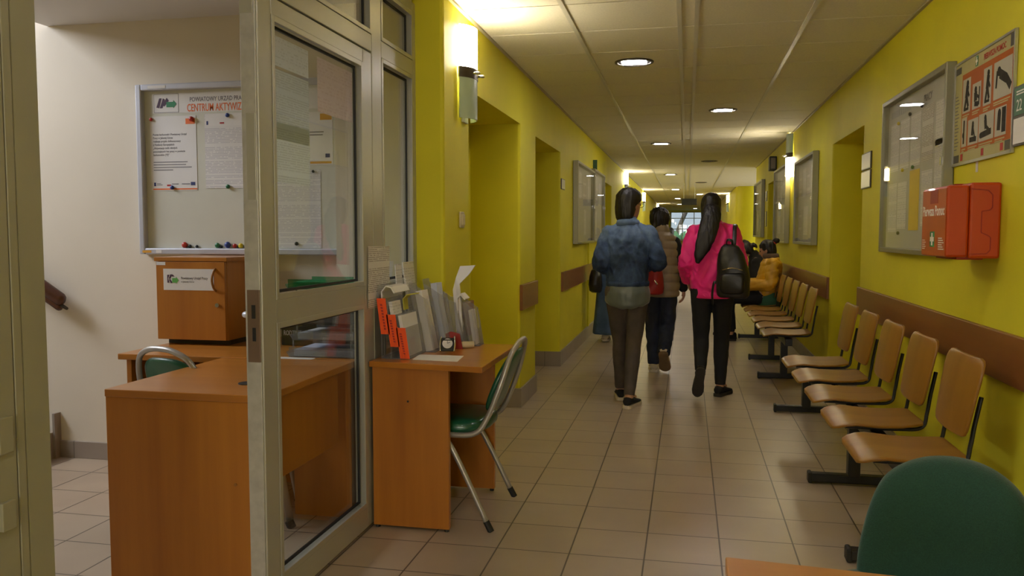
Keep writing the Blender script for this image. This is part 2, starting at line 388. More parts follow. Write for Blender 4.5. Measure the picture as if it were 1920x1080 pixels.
def link(name, me, m, parent=None, bevel=0.0, smooth=False, segs=2):
    o = bpy.data.objects.new(name, me); COL.objects.link(o)
    me.materials.clear(); me.materials.append(M[m] if isinstance(m, str) else m)
    if parent is not None:
        o.parent = parent; WORLD[o.name] = WORLD[parent.name].copy()
    else:
        WORLD[o.name] = Matrix.Identity(4)
    if smooth:
        for p in me.polygons: p.use_smooth = True
    if bevel:
        bv = o.modifiers.new('bevel', 'BEVEL'); bv.width = bevel; bv.segments = segs; bv.limit_method = 'ANGLE'; bv.angle_limit = R(40)
    return o

def smooth_angle(o, deg=40):
    me = o.data
    for p in me.polygons: p.use_smooth = True
    bm = bmesh.new(); bm.from_mesh(me)
    for e in bm.edges:
        if len(e.link_faces) == 2 and e.calc_face_angle(0) > R(deg): e.smooth = False
    bm.to_mesh(me); bm.free()
    return o

def tag(o, label=None, cat=None, group=None, kind=None):
    if label: o['label'] = label
    if cat: o['category'] = cat
    if group: o['group'] = group
    if kind: o['kind'] = kind
    return o

def thing(name, label, cat, loc=(0, 0, 0), rz=0.0, group=None):
    o = bpy.data.objects.new(name, None); COL.objects.link(o)
    o.location = loc; o.rotation_euler = (0, 0, rz); o.empty_display_size = 0.1
    WORLD[o.name] = Matrix.Translation(loc) @ Matrix.Rotation(rz, 4, 'Z')
    return tag(o, label, cat, group)

def struct(b, name, m, bevel=0.0, parent=None, smooth=False):
    o = b.build(name, m, parent, bevel, smooth)
    if parent is None: o['kind'] = 'structure'
    return o

def dup(root, loc, rz=None, label=None):
    r = root.copy(); COL.objects.link(r); r.location = loc
    if rz is not None: r.rotation_euler = (0, 0, rz)
    if label: r['label'] = label
    for ch in list(root.children):
        c = ch.copy(); COL.objects.link(c); c.parent = r
        for g in list(ch.children):
            d = g.copy(); COL.objects.link(d); d.parent = c
    return r

def bake(o):
    """freeze an object's modifiers into its mesh"""
    bpy.context.view_layer.update()
    dg = bpy.context.evaluated_depsgraph_get()
    me = bpy.data.meshes.new_from_object(o.evaluated_get(dg))
    o.modifiers.clear(); o.data = me
    for p in me.polygons: p.use_smooth = True
    return o

def fuse(b, name, m, parent, vox=0.008, smooth=3, disp=None):
    """join overlapping closed shapes into one continuous skin"""
    o = b.build(name, m, parent, world=False)
    rm = o.modifiers.new('r', 'REMESH'); rm.mode = 'VOXEL'; rm.voxel_size = vox
    if smooth:
        sm = o.modifiers.new('s', 'SMOOTH'); sm.factor = 0.5; sm.iterations = smooth
    bake(o)
    if disp:
        me = o.data
        nn = [v.normal.copy() for v in me.vertices]
        for v, n in zip(me.vertices, nn): v.co += n * disp(v.co, n)
        me.update()
    return o

def fnoise(p, s): return noise.noise(Vector(p) * s)

# ---- flat graphics on a panel: O origin, U right, V up, N out of the surface
class Panel:
    def __init__(s, O, U, V, N, parent): s.O, s.U, s.V, s.N, s.p = Vector(O), Vector(U), Vector(V), Vector(N), parent
    def pt(s, u, v, n=0.0): return s.O + s.U * u + s.V * v + s.N * n
    def rect(s, name, m, u0, u1, v0, v1, n=0.0, t=0.0006, parent=None, label=None):
        return s.poly(name, m, [(u0, v0), (u1, v0), (u1, v1), (u0, v1)], n, t, parent, label)
    def poly(s, name, m, pts, n=0.0, t=0.0006, parent=None, label=None):
        return s.polys(name, m, [pts], n, t, parent, label)
    def polys(s, name, m, lst, n=0.0, t=0.0006, parent=None, label=None):
        b = B()
        for i, pts in enumerate(lst): b.prism([s.pt(u, v, n) for u, v in pts], s.N * (t + i * 2e-5))
        o = b.build(name, m, parent or s.p)
        if label: o['label'] = label
        return o
    def text(s, name, txt, m, u, v, size, n=0.001, sx=1.0, bold=0.0, align='LEFT', parent=None, line=1.0, rot=0.0):
        cu = bpy.data.curves.new(name, 'FONT'); cu.body = txt; cu.size = size; cu.align_x = align; cu.offset = bold
        cu.space_line = line; cu.resolution_u = 3; cu.extrude = 0.0002
        t = bpy.data.objects.new(name, cu); COL.objects.link(t)
        bpy.context.view_layer.update()
        me = bpy.data.meshes.new_from_object(t.evaluated_get(bpy.context.evaluated_depsgraph_get()))
        bpy.data.objects.remove(t); bpy.data.curves.remove(cu)
        mt = Matrix((( s.U.x, s.V.x, s.N.x, 0), (s.U.y, s.V.y, s.N.y, 0), (s.U.z, s.V.z, s.N.z, 0), (0, 0, 0, 1)))
        mt = Matrix.Translation(s.pt(u, v, n)) @ mt @ Matrix.Rotation(rot, 4, 'Z') @ Matrix.Diagonal((sx, 1, 1, 1))
        p = parent or s.p
        me.transform(WORLD[p.name].inverted() @ mt)
        return link(name, me, m, p)

def disc(u, v, r, n=20): return [(u + r * math.cos(2 * PI * k / n), v + r * math.sin(2 * PI * k / n)) for k in range(n)]
def stroke(u0, v0, u1, v1, w):
    d = Vector((u1 - u0, v1 - v0)); L = d.length or 1e-6; d /= L; q = Vector((-d.y, d.x)) * w / 2
    return [(u0 + q.x, v0 + q.y), (u0 - q.x, v0 - q.y), (u1 - q.x, v1 - q.y), (u1 + q.x, v1 + q.y)]
# ================================================================= the setting
XL, XR, ZC, YE = -1.22, 1.22, 2.52, 44.5
XP = -1.367                      # plane of the glazed partition
b = B(); b.box(-6.2, 5.2, -4.7, 46, -0.06, 0.0); struct(b, 'floor', 'floor')

# left corridor wall: piers, door recesses and lintels
b = B(); c = B()
piers = [(4.08, 4.59), (6.05, 6.70), (8.03, 12.4), (13.6, 19.9), (21.1, 27.5), (28.7, YE)]
for y0, y1 in piers: b.box(-1.62, XL, y0, y1, 0, ZC + .1)
struct(b, 'wall_left', 'yellow', 0.018)
b = B()
for (p0, p1), zt in zip(zip(piers[:-1], piers[1:]), (2.12, 2.10, 2.08, 2.08, 2.08)):
    b.box(-1.60, XL, p0[1] - .018, p1[0] + .018, zt, ZC + .1)
    b.box(-1.72, -1.60, p0[1] - .018, p1[0] + .018, 0, ZC + .1)
struct(b, 'wall_left_recesses', 'yellow')
# right corridor wall
piersR = [(-4.7, 6.35), (7.63, 12.55), (13.5, 15.85)]
b = B()
for y0, y1 in piersR: b.box(XR, 1.62, y0, y1, 0, ZC + .1)
struct(b, 'wall_right', 'yellow', 0.018)
b = B()
for (p0, p1), zt in zip(zip(piersR[:-1], piersR[1:]), (2.08, 2.08)):
    b.box(XR, 1.60, p0[1] - .018, p1[0] + .018, zt, ZC + .1)
    b.box(1.60, 1.72, p0[1] - .018, p1[0] + .018, 0, ZC + .1)
struct(b, 'wall_right_recesses', 'yellow')
b = B()      # beyond the side hall: wall with a rounded corner
pts = [(XR, YE), (XR, 22.5)] + [(XR + .5 - .5 * math.cos(a), 22.5 - .5 * math.sin(a)) for a in [PI / 2 * k / 10 for k in range(1, 11)]] + [(5.2, 22.0), (5.2, 22.4), (1.8, 22.4), (1.8, YE)]
b.prism([(x, y, 0) for x, y in pts], (0, 0, ZC + .1)); o = struct(b, 'wall_right_far', 'yellow'); smooth_angle(o, 35)
b = B(); b.box(1.62, 5.2, 15.45, 15.85, 0, ZC + .1); struct(b, 'wall_hall_near', 'yellow')
b = B(); b.box(4.9, 5.2, 15.85, 22, 0, .9); b.box(4.9, 5.2, 15.85, 16.4, .9, ZC + .1); b.box(4.9, 5.2, 21.4, 22, .9, ZC + .1); b.box(4.9, 5.2, 16.4, 21.4, 2.35, ZC + .1)
struct(b, 'wall_hall_window', 'yellow')

# corridor ceiling: lay-in panels between bars, all one suspended ceiling
b = B(); g = B(); x_ = B()
cols = [(-1.40, -.680), (-.656, -.072), (-.048, .023), (.047, .634), (.658, 1.26)]
y = 5.03 - .6 * 16
while y < YE:
    for x0, x1 in cols: b.box(x0, x1, y + .005, y + .595, ZC, ZC + .02)
    x_.box(-1.40, 1.26, y - .012, y + .012, ZC + .0025, ZC + .03)
    y += .6
b.box(1.26, 5.0, 15.85, 22.0, ZC, ZC + .02)
b.box(-1.75, 5.2, -4.7, 46, ZC + .04, ZC + .1)
struct(b, 'ceiling', 'ceil')
for x in (-.668, -.06, .035, .646): g.box(x - .0125, x + .0125, -4.7, YE, ZC - .005, ZC + .03)
struct(g, 'trim_1', 'tbar'); struct(x_, 'trim_11', 'tgap_shade')
g = B()
for x0, x1, y0, y1 in ((XL, XL + .018, 4.08, YE), (XR - .018, XR, -4.5, 15.85), (XR - .018, XR, 22.4, YE)): g.box(x0, x1, y0, y1, ZC - .012, ZC + .006)
struct(g, 'trim_2', 'edge_trim')

# skirting tiles
b = B(); k = .012
for i, (y0, y1) in enumerate(piers):
    b.box(-1.6, XL + k, y0 - k, y1 + k, 0, .146)
struct(b, 'baseboard_left', 'skirt', .003)
b = B()
for y0, y1 in piersR: b.box(XR - k, 1.6, y0 - k, y1 + k, 0, .13)
b.box(1.59, 1.60, 6.35, 7.63, 0, .13)
struct(b, 'baseboard_right', 'skirt', .003)
b = B(); b.box(-3.585, -1.62, 4.128, 4.15, 0, .10); struct(b, 'baseboard_room', 'skirt', .003)

# wooden wall rails
def rail(n, x0, x1, y0, y1): 
    b = B(); b.box(x0, x1, y0, y1, .735, .928); struct(b, n, 'rail', .004)
rail('trim_3', XL, XL + .022, 4.30, 4.60)
rail('trim_4', XL, XL + .022, 6.035, 6.70)
rail('trim_5', XL, XL + .022, 8.10, 12.36)
rail('trim_6', XL, XL + .022, 13.7, 19.8)
rail('trim_7', XR - .022, XR, -4.5, 6.33)
rail('trim_8', XR - .022, XR, 7.645, 12.5)
rail('trim_9', XR - .022, XR, 13.55, 15.7)

# end of the corridor: parapet, window
b = B(); b.box(-1.7, 1.8, YE, YE + .3, 0, .95); b.box(-1.7, -.90, YE, YE + .3, .95, ZC + .1); b.box(.90, 1.8, YE, YE + .3, .95, ZC + .1); b.box(-.9, .9, YE, YE + .3, 2.46, ZC + .1)
struct(b, 'wall_end', 'yellow')
b = B()
for x0, x1 in ((-.9, -.84), (-.29, -.25), (.31, .35), (.84, .9)): b.box(x0, x1, YE + .08, YE + .16, .95, 2.46)
for z0, z1 in ((.95, 1.0), (1.53, 1.565), (2.10, 2.135), (2.41, 2.46)): b.box(-.9, .9, YE + .085, YE + .155, z0, z1)
b.box(-.95, .95, YE - .05, YE + .1, .93, .96)
w = struct(b, 'window_1', 'winframe', .004)
b = B(); b.box(-.85, .85, YE + .115, YE + .125, 1.0, 2.42); b.build('window_pane', 'pane', w)

# the room behind the partition, with the stairwell beyond it
b = B(); b.box(-6.2, -1.40, 4.14, 4.34, 0, 4.7); b.box(-1.80, -1.426, 4.055, 4.14, 0, 2.487); struct(b, 'wall_room', 'cream')
b = B()
b.box(-6.2, -6.0, -4.7, 4.14, 0, 2.9); b.box(-6.2, -6.0, -4.7, 1.7, 2.9, 4.7); b.box(-6.2, -6.0, 3.6, 4.14, 2.9, 4.7); b.box(-6.2, -6.0, 1.7, 3.6, 4.4, 4.7)
struct(b, 'wall_stairwell', 'cream')
b = B(); b.box(-3.58, -1.42, -4.7, 4.14, 2.487, 2.75); struct(b, 'ceiling_room', 'white_paint')
b = B(); b.box(-6.2, -3.58, -4.7, 4.34, 4.6, 4.75); struct(b, 'ceiling_stairwell', 'white_paint')
b = B(); b.box(-3.6, -3.58, -4.7, 4.14, 2.6, 4.7); struct(b, 'wall_stairwell_side', 'white_paint')
# wall behind the camera, its windows left open to the daylight
b = B()
b.box(-6.2, 1.62, -4.9, -4.7, 0, .95); b.box(-6.2, -.95, -4.9, -4.7, .95, 4.7); b.box(.95, 1.62, -4.9, -4.7, .95, 2.7); b.box(-.06, .06, -4.9, -4.7, .95, 2.7); b.box(-.95, .95, -4.9, -4.7, 2.3, 2.7)
struct(b, 'wall_back', 'yellow')
b = B(); b.box(XP - .1, XP, -4.7, 1.20, 0, ZC); struct(b, 'wall_partition', 'yellow')
# flight of stairs rising to the left
b = B()
for i in range(8): b.box(-3.60 - .3 * (i + 1), -3.60 - .3 * i, 3.0, 4.13, 0, .155 * (i + 1))
o = struct(b, 'floor_stairs', 'skirt', .004)
b = B(); b.box(-3.60, -3.585, 4.09, 4.14, 0, .265); struct(b, 'trim_10', 'skirt')
# handrail on the stairwell wall
t = thing('stair_handrail', 'dark brown wooden handrail coming down the stairwell wall, ending in a rounded tip', 'handrail', (-3.47, 4.07, .92))
b = B(); b.limb([(-5.2, 4.06, 2.0), (-3.49, 4.06, .935)], [(.030, .040)] * 2, ref=(0, 1, 0), seg=16, smooth=1)
b.limb([(-5.2, 4.06, 1.945), (-3.50, 4.06, .89)], [(.022, .02)] * 2, ref=(0, 1, 0), seg=10, smooth=1)
b.build('grip', 'handrail', t, smooth=True)
b = B(); b.limb([(-3.49, 4.06, .905), (-3.45, 4.06, .885)], [.012, .009], smooth=1); b.build('end_knob', 'bronze', t, smooth=True)
for x in (-3.75, -4.7):
    z = .935 + (-3.49 - x) * .6228 - .05
    b = B(); b.tube([(x, 4.06, z), (x, 4.10, z - .05), (x, 4.142, z - .05)], .008, 8)
    b.build('bracket', 'bronze', t, smooth=True)

# ---------------------------------------------------------------- glazed aluminium partition
def frame_rect(b, y0, y1, z0, z1, w, x0, x1, wb=None, wt=None, wl=None, wr=None):
    wb = w if wb is None else wb; wt = w if wt is None else wt; wl = wl or w; wr = wr or w
    b.box(x0, x1, y0, y0 + wl, z0, z1); b.box(x0, x1, y1 - wr, y1, z0, z1)
    b.box(x0, x1, y0 + wl, y1 - wr, z0, z0 + wb); b.box(x0, x1, y0 + wl, y1 - wr, z1 - wt, z1)
def bead(b, y0, y1, z0, z1, x, w=.02, t=.004):   # raised glazing bead round a pane
    frame_rect(b, y0 - w, y1 + w, z0 - w, z1 + w, w, x, x + t)

XB = XP - .055
# fixed frame: jamb post, transom, hinge post, side light
b = B()
b.box(XB, XP, 3.480, 3.596, 0, 2.47)                      # post
b.box(XB, XP, 4.036, 4.096, 0, 2.47)                      # end stile against the wall
for ya, yb in ((1.20, 3.480), (3.596, 4.036)): b.box(XB, XP, ya, yb, 2.105, 2.18)      # transom rail
b.box(XB, XP, 1.20, 3.480, 2.42, 2.52); b.box(XB, XP, 3.596, 4.036, 2.42, 2.52)         # head
b.box(XB, XP, 3.596, 4.036, 0, .09)                       # sill of the side light
b.box(XB, XP, 3.596, 4.036, .98, 1.07)
fr = struct(b, 'window_2', 'alu', .003)
b = B()
for z0, z1 in ((.11, .96), (1.09, 2.085)): bead(b, 3.617, 4.02, z0, z1, XP - .004, .019, .006)
bead(b, 3.617, 4.02, 2.20, 2.40, XP - .004, .019, .006); bead(b, 2.6, 3.462, 2.20, 2.40, XP - .004, .018, .006)
bead(b, 1.3, 2.5, 2.20, 2.40, XP - .004, .018, .006)
b.build('glazing_bead', 'alu', fr, .001)
b = B()
for y0, y1, z0, z1 in ((3.617, 4.02, .11, .96), (3.617, 4.02, 1.09, 2.085), (3.617, 4.02, 2.2, 2.4), (2.6, 3.462, 2.2, 2.4)):
    frame_rect(b, y0, y1, z0, z1, .012, XP - .034, XP - .027)
b.build('gasket', 'gasket', fr)
b = B()
for y0, y1, z0, z1 in ((3.60, 4.036, .09, .98), (3.60, 4.036, 1.07, 2.105), (3.60, 4.036, 2.18, 2.42), (2.55, 3.48, 2.18, 2.42), (1.25, 2.5, 2.18, 2.42)):
    b.box(XP - .036, XP - .030, y0, y1, z0, z1)
b.build('pane', 'pane', fr)
# near jamb with its two grooves
b = B(); b.box(XB, XP, 1.20, 1.452, 0, 2.105); b.box(XB, XP + .001, 1.4545, 1.476, 0, 2.105); b.box(XB, XP, 1.479, 1.547, 0, 2.105)
b.box(XB - .02, XP - .008, 1.25, 1.54, 0, 2.1)
j = struct(b, 'door_frame', 'alu_dark', .002)
b = B(); b.box(XP - .001, XP + .010, 1.40, 1.436, .86, .935); b.box(XP - .001, XP + .010, 1.40, 1.436, .70, .76); b.build('hinge', 'alu_dark', j, .002)

# the standing leaf of the double door
y0, y1 = 2.487, 3.474
b = B()
b.box(XB, XP, y0, y0 + .092, .012, 2.098); b.box(XB, XP, y1 - .098, y1, .012, 2.098)
b.box(XB, XP, y0 + .092, y1 - .098, .012, .105); b.box(XB, XP, y0 + .092, y1 - .098, 2.04, 2.098); b.box(XB, XP, y0 + .092, y1 - .098, 1.0, 1.085)
lf = b.build('door_1', 'alu', None, .003); tag(lf, kind='structure')
b = B()
bead(b, 2.60, 3.355, .125, .985, XP - .004, .02, .006); bead(b, 2.60, 3.355, 1.105, 2.02, XP - .004, .02, .006)
b.build('glazing_bead', 'alu', lf, .001)
b = B()
for z0, z1 in ((.125, .985), (1.105, 2.02)): frame_rect(b, 2.598, 3.357, z0, z1, .010, XP - .034, XP - .026)
b.build('gasket', 'gasket', lf)
b = B()
for z0, z1 in ((.105, 1.0), (1.085, 2.04)): b.box(XP - .037, XP - .031, 2.578, 3.377, z0, z1)
b.build('pane', 'pane', lf)
b = B(); b.box(XB - .004, XP - .006, y0 - .006, y0 + .001, .012, 2.098); b.build('edge_strip', 'alu_in', lf, .001)
b = B(); b.box(XB + .012, XP - .010, y0 - .0085, y0 - .005, 1.42, 1.70); b.box(XB - .004, XP - .012, y0 - .0085, y0 - .005, 2.02, 2.098); b.build('bolt_plate', 'alu', lf, .001)
b = B(); b.box(XB + .004, XP - .006, y0 - .010, y0 - .005, .885, 1.125); b.build('lock_plate', 'lockplate', lf, .001)
b = B(); b.box(XB + .020, XB + .034, y0 - .0108, y0 - .0095, 1.03, 1.075); b.box(XB + .022, XB + .034, y0 - .0108, y0 - .0095, .955, 1.0); b.build('keeper_slot', 'gasket', lf)
b = B(); b.limb([(XB, 2.55, 1.035), (XB - .045, 2.55, 1.035), (XB - .05, 2.62, 1.035)], [.010, .011, .010], smooth=3); b.build('handle', 'wbframe', lf, smooth=True)
# ================================================================= lamps and ceiling fittings
def sconce(loc, rz, lit_top, label, group='opal wall lamps along the corridor'):
    """wall lamp built against the plane y=0, room side towards -y"""
    t = thing('wall_lamp', label, 'wall lamp', loc, rz, group)
    def arc(z0, z1, r=.105, th=.006, a=62):
        b = B(); n = 18; rs = []
        yc = -.012
        outer = []; inner = []
        for k in range(n + 1):
            q = R(-a + 2 * a * k / n)
            outer.append((.125 * math.sin(q) / math.sin(R(a)), yc - .062 * (math.cos(q) - math.cos(R(a))) / (1 - math.cos(R(a)))))
        for x, y in outer[::-1]: inner.append((x * .95, y + th))
        b.prism([(x, y, z0) for x, y in outer + inner], (0, 0, z1 - z0)); return b
    up, lo = ((.025, .25), (-.245, -.025))
    b = arc(*up); o = b.build('upper_glass', 'lamp_on' if lit_top else 'lamp_off', t, world=False); smooth_angle(o, 50)
    b = arc(*lo); o = b.build('lower_glass', 'lamp_off' if lit_top else 'lamp_on', t, world=False); smooth_angle(o, 50)
    b = arc(-.028, .028, th=.008); b.xf(Matrix.Diagonal((1.02, 1.04, 1, 1))); o = b.build('clip_band', 'bronze', t, world=False)
    b = B(); b.box(-.05, .05, -.014, 0, -.26, .26); b.build('back_plate', 'wbframe', t, world=False, bevel=.003)
    for x in (-.05, .05):
        b = B(); b.limb([(x, -.062, 0), (x, -.10, 0)], [.007, .009], smooth=1); b.build('knob', 'chrome', t, world=False, smooth=True)
    return t
sconce((XL, 4.47, 2.18), R(90), True, 'lit wall lamp nearest the glass partition, high above the left-hand desk')
sconce((XR, 10.50, 2.245), R(-90), False, 'lit wall lamp on the right wall with its bright half below the clip')
sconce((XL, 16.4, 2.245), R(90), True, 'lit wall lamp on the left wall just above the denim jacket wearer\'s head')
sconce((XL, 23.2, 2.18), R(90), True, 'distant lit wall lamp right of the denim jacket wearer\'s dark hair')
sconce((XL, 34.0, 2.25), R(90), True, 'farthest lit wall lamp on the left wall, over the quilted vest wearer')
sconce((XR, 26.0, 2.22), R(-90), True, 'distant lit wall lamp on the right wall beside the pink jacket wearer\'s head')

def downlight(x, y, on, label):
    t = thing('ceiling_downlight', label, 'ceiling light', (x, y, ZC), 0, 'round recessed downlights of the corridor ceiling')
    b = B(); n = 32; rs = []
    for r, z in ((.138, 0), (.136, -.008), (.118, -.010), (.112, -.002)): rs.append([Vector((r * math.cos(2 * PI * k / n), r * math.sin(2 * PI * k / n), z)) for k in range(n)])
    b.rings(rs, cap=False, closed=True); b.build('rim', 'bronze', t, world=False, smooth=True)
    b = B(); b.cyl((0, 0, -.0005), (0, 0, -.0025), .115, 32); b.build('reflector', 'blackpl', t, world=False)
    for s in (-1, 1):
        b = B(); b.box(-.086, .086, s * .034 - .031, s * .034 + .031, -.007, -.0026); b.build('lamp_panel', 'down_on' if on else 'bronze', t, world=False)
    return t
downlight(-.385, 5.98, True, 'nearest lit downlight in the corridor ceiling')
downlight(.325, 8.45, True, 'second lit downlight, just right of the double ceiling track')
downlight(-.365, 11.40, True, 'third lit downlight, left of the double track, before the far lamps')
downlight(.341, 14.3, False, 'unlit dark downlight right of the double ceiling track, the nearer of two')
downlight(-.358, 17.35, True, 'fourth lit downlight along the corridor, left of the double track')
downlight(.30, 20.2, False, 'unlit dark downlight right of the double ceiling track, the farther of two')
downlight(-.335, 23.2, True, 'fifth lit downlight along the corridor, left of the double track')
downlight(.352, 26.2, True, 'lit downlight just above the pink jacket wearer\'s head')
downlight(-.34, 29.2, True, 'small distant lit downlight beyond the fifth, left of the double track')
downlight(-.34, 35.0, True, 'tiny downlight added to light the corridor end, left of the double track')  # extra lamp added to brighten the far end of the corridor
downlight(.35, 41.0, True, 'tiny downlight added to light the end window wall, right of the double track')  # second extra lamp, added so the end window frame is less dark
downlight(-.385, .2, True, 'unseen downlight added for light over the doorway behind the viewer')  # unseen lamp, added for the light it gives
downlight(.33, 2.9, True, 'downlight added for light over the waiting benches, out of view')  # also above the frame, put in for lighting

t = thing('exit_sign', 'black box sign hanging from the corridor ceiling before the end window', 'sign', (.03, 20.6, 2.08))
b = B(); b.box(-.15, .21, 20.58, 20.63, 2.0, 2.155); b.build('sign_box', 'blackpl', t, .004)
for x in (-.10, .16):
    b = B(); b.cyl((x, 20.605, 2.15), (x, 20.605, ZC), .006, 8); b.build('hanger_rod', 'steel', t)

t = thing('wall_speaker', 'small dark box speaker high on the right wall beyond the lamp', 'speaker', (XR, 12.35, 2.28))
b = B(); b.box(XR - .10, XR, 12.26, 12.44, 2.20, 2.40); b.build('cabinet', 'blackpl', t, .01)
b = B(); b.box(XR - .085, XR - .015, 12.254, 12.262, 2.22, 2.38); b.build('grille', 'bronze', t, .004)

t = thing('light_switch', 'cream rocker switch on the yellow wall under the nearest lamp', 'switch', (XL, 4.40, 1.386))
b = B(); b.box(XL, XL + .012, 4.36, 4.44, 1.342, 1.43); b.build('plate', 'switch', t, .006)
b = B(); b.box(XL + .010, XL + .019, 4.373, 4.427, 1.356, 1.416); b.build('rocker', 'switch', t, .003)

# ================================================================= wall-hung display cases, plates, poster
def case(name, side, y0, y1, z0, z1, label, d=.06, group=None, sheets=()):
    """glazed notice case; side -1 on the left wall, +1 on the right wall"""
    xw = XL if side < 0 else XR; s = 1 if side < 0 else -1       # s: towards the corridor
    t = thing(name, label, 'notice board', (xw, (y0 + y1) / 2, z0), 0, group)
    def bx(b, n0, n1, a0, a1, c0, c1): b.box(min(xw + s * n0, xw + s * n1), max(xw + s * n0, xw + s * n1), a0, a1, c0, c1)
    b = B(); f = .028
    bx(b, .002, d, y0, y0 + f, z0, z1); bx(b, .002, d, y1 - f, y1, z0, z1); bx(b, .002, d, y0 + f, y1 - f, z0, z0 + f); bx(b, .002, d, y0 + f, y1 - f, z1 - f, z1)
    b.build('frame', 'case', t, .004)
    b = B(); bx(b, .001, .012, y0 + f * .5, y1 - f * .5, z0 + f * .5, z1 - f * .5); b.build('back_panel', 'caseback', t)
    b = B(); bx(b, d - .014, d - .009, y0 + f * .6, y1 - f * .6, z0 + f * .6, z1 - f * .6); b.build('glass_door', 'caseglass', t)
    b = B(); bx(b, d - .002, d + .006, (y0 + .03) if side > 0 else (y1 - .045), (y0 + .045) if side > 0 else (y1 - .03), (z0 + z1) / 2 - .02, (z0 + z1) / 2 + .02); b.build('lock', 'chrome', t, .002)
    U = (0, -1, 0) if side > 0 else (0, 1, 0)
    P = Panel((xw + s * .0125, y1 if side > 0 else y0, z0), U, (0, 0, 1), (s, 0, 0), None)
    return t, P

def sheet(P, u, v, w, h, m, label, group=None, n=0.0, name='notice_sheet', cat='notice', rot=0.0):
    c, s_ = math.cos(rot), math.sin(rot)
    pts = [(u + (a * c - q * s_), v + (a * s_ + q * c)) for a, q in ((0, 0), (w, 0), (w, h), (0, h))]
    b = B(); b.prism([P.pt(a, q, n) for a, q in pts], P.N * .0008)
    ctr = P.pt(u + w / 2, v + h / 2, n)
    me = b.mesh(name, Matrix.Translation(-ctr)); o = link(name, me, m); o.location = ctr
    WORLD[o.name] = Matrix.Translation(ctr)
    return tag(o, label, cat, group)

# right wall, near case with the first-aid box in front of it
t, P = case('notice_case', 1, 4.25, 5.555, 1.198, 2.112, 'large glazed notice case on the right wall, partly behind the red first-aid box', .048)
P.p = t
P.text('heading', 'PRACY', 'ink_grey', .80, .80, .055, n=.001, sx=.9)
P.polys('faded_heading', 'case_mark', [[(.10 + .05 * k, .80), (.138 + .05 * k, .80), (.138 + .05 * k, .84), (.10 + .05 * k, .84)] for k in range(9)] , .001)
gr = 'white notices pinned in the large right-hand case'
for i, (u, v, w, h, m) in enumerate([(.10, .48, .20, .285, 'print'), (.33, .48, .20, .285, 'print'), (.56, .48, .20, .285, 'print'), (.79, .49, .20, .285, 'print2'),
                                     (.08, .12, .20, .29, 'print'), (.30, .14, .20, .27, 'print4'), (.80, .15, .20, .29, 'print'), (1.03, .30, .20, .28, 'print'), (1.03, .55, .2, .22, 'print4')]):
    sheet(P, u, v, w, h, m, 'white printed notice inside the large right-hand case beside the red box', gr)
sheet(P, .56, .13, .20, .33, 'paper_yel', 'yellow leaflet pinned in the large case just left of the red first-aid box')
def magnet(P, u, v, r, m, label, n=.001, group=None, name='magnet'):
    c = P.pt(u, v, n); b = B()
    e = P.N
    rot = e.to_track_quat('Z', 'Y').to_matrix()
    b.ball((0, 0, r * .55), (r, r, r * .75), 14, None); b.cyl((0, 0, 0), (0, 0, r * .6), r * .78, 14)
    b.xf(rot.to_4x4()); me = b.mesh(name); o = link(name, me, m, smooth=True); o.location = c
    WORLD[o.name] = Matrix.Translation(c)
    return tag(o, label, 'magnet', group)
magnet(P, .55, .775, .011, 'magnet_k', 'dark round magnet at the top of the large right-hand case, the left of a pair', .0015)
magnet(P, .79, .785, .011, 'magnet_k', 'dark round magnet at the top of the large right-hand case, the right of a pair', .0015)
magnet(P, .30, .755, .011, 'magnet_y', 'yellow magnet holding a notice in the large right-hand case', .0015)
magnet(P, .64, .475, .011, 'magnet_g', 'dark green magnet above the yellow leaflet in the right-hand case', .0015)
magnet(P, .42, .475, .011, 'magnet_y', 'yellow magnet halfway down the large right-hand case', .0015)
magnet(P, .36, .115, .011, 'magnet_k', 'black magnet near the bottom of the large right-hand case', .0015)

gf = 'notices inside the far glazed cases'
def fill(P, lab, lst):
    for (u, v, w, h, m) in lst: sheet(P, u, v, w, h, m, lab, lab)
t, P = case('notice_case', 1, 8.37, 9.78, 1.197, 2.10, 'glazed notice case on the right wall between the door recess and the lamp')
fill(P, 'printed notice inside the glazed case left of the right-hand door recess', [(.1, .5, .21, .3, 'print2'), (.4, .5, .21, .3, 'print'), (.7, .5, .21, .3, 'print2'), (1.0, .5, .21, .3, 'print'), (.12, .1, .21, .3, 'print2'), (.5, .1, .3, .3, 'print4'), (1.0, .1, .21, .3, 'print')])
t, P = case('notice_case', 1, 10.62, 12.05, 1.19, 2.17, 'glazed notice case on the right wall directly beyond the lit lamp')
fill(P, 'printed notice inside the glazed case behind the right-hand wall lamp', [(.1, .55, .21, .3, 'print2'), (.45, .55, .21, .3, 'print'), (.8, .55, .21, .3, 'print2'), (.2, .12, .3, .3, 'print4'), (.8, .12, .21, .3, 'print')])
t, P = case('notice_case', 1, 14.0, 15.6, 1.25, 2.19, 'farthest glazed notice case on the right wall, over the dark-clothed seated person')
fill(P, 'printed notice inside the farthest right-hand case', [(.15, .5, .21, .3, 'print2'), (.6, .5, .21, .3, 'print'), (1.1, .5, .21, .3, 'print2'), (.3, .1, .3, .3, 'print4')])
t, P = case('notice_case', -1, 8.93, 10.58, 1.195, 2.10, 'wider of the two glazed notice cases on the left wall')
fill(P, 'printed notice inside the wider left-hand case', [(.1, .5, .21, .3, 'print2'), (.45, .52, .21, .3, 'print'), (.8, .5, .3, .3, 'print2'), (1.25, .5, .21, .3, 'print'), (.2, .1, .21, .3, 'print4'), (.9, .1, .21, .3, 'print')])
t, P = case('notice_case', -1, 10.62, 11.93, 1.205, 2.14, 'narrower glazed notice case on the left wall, beside the wider one')
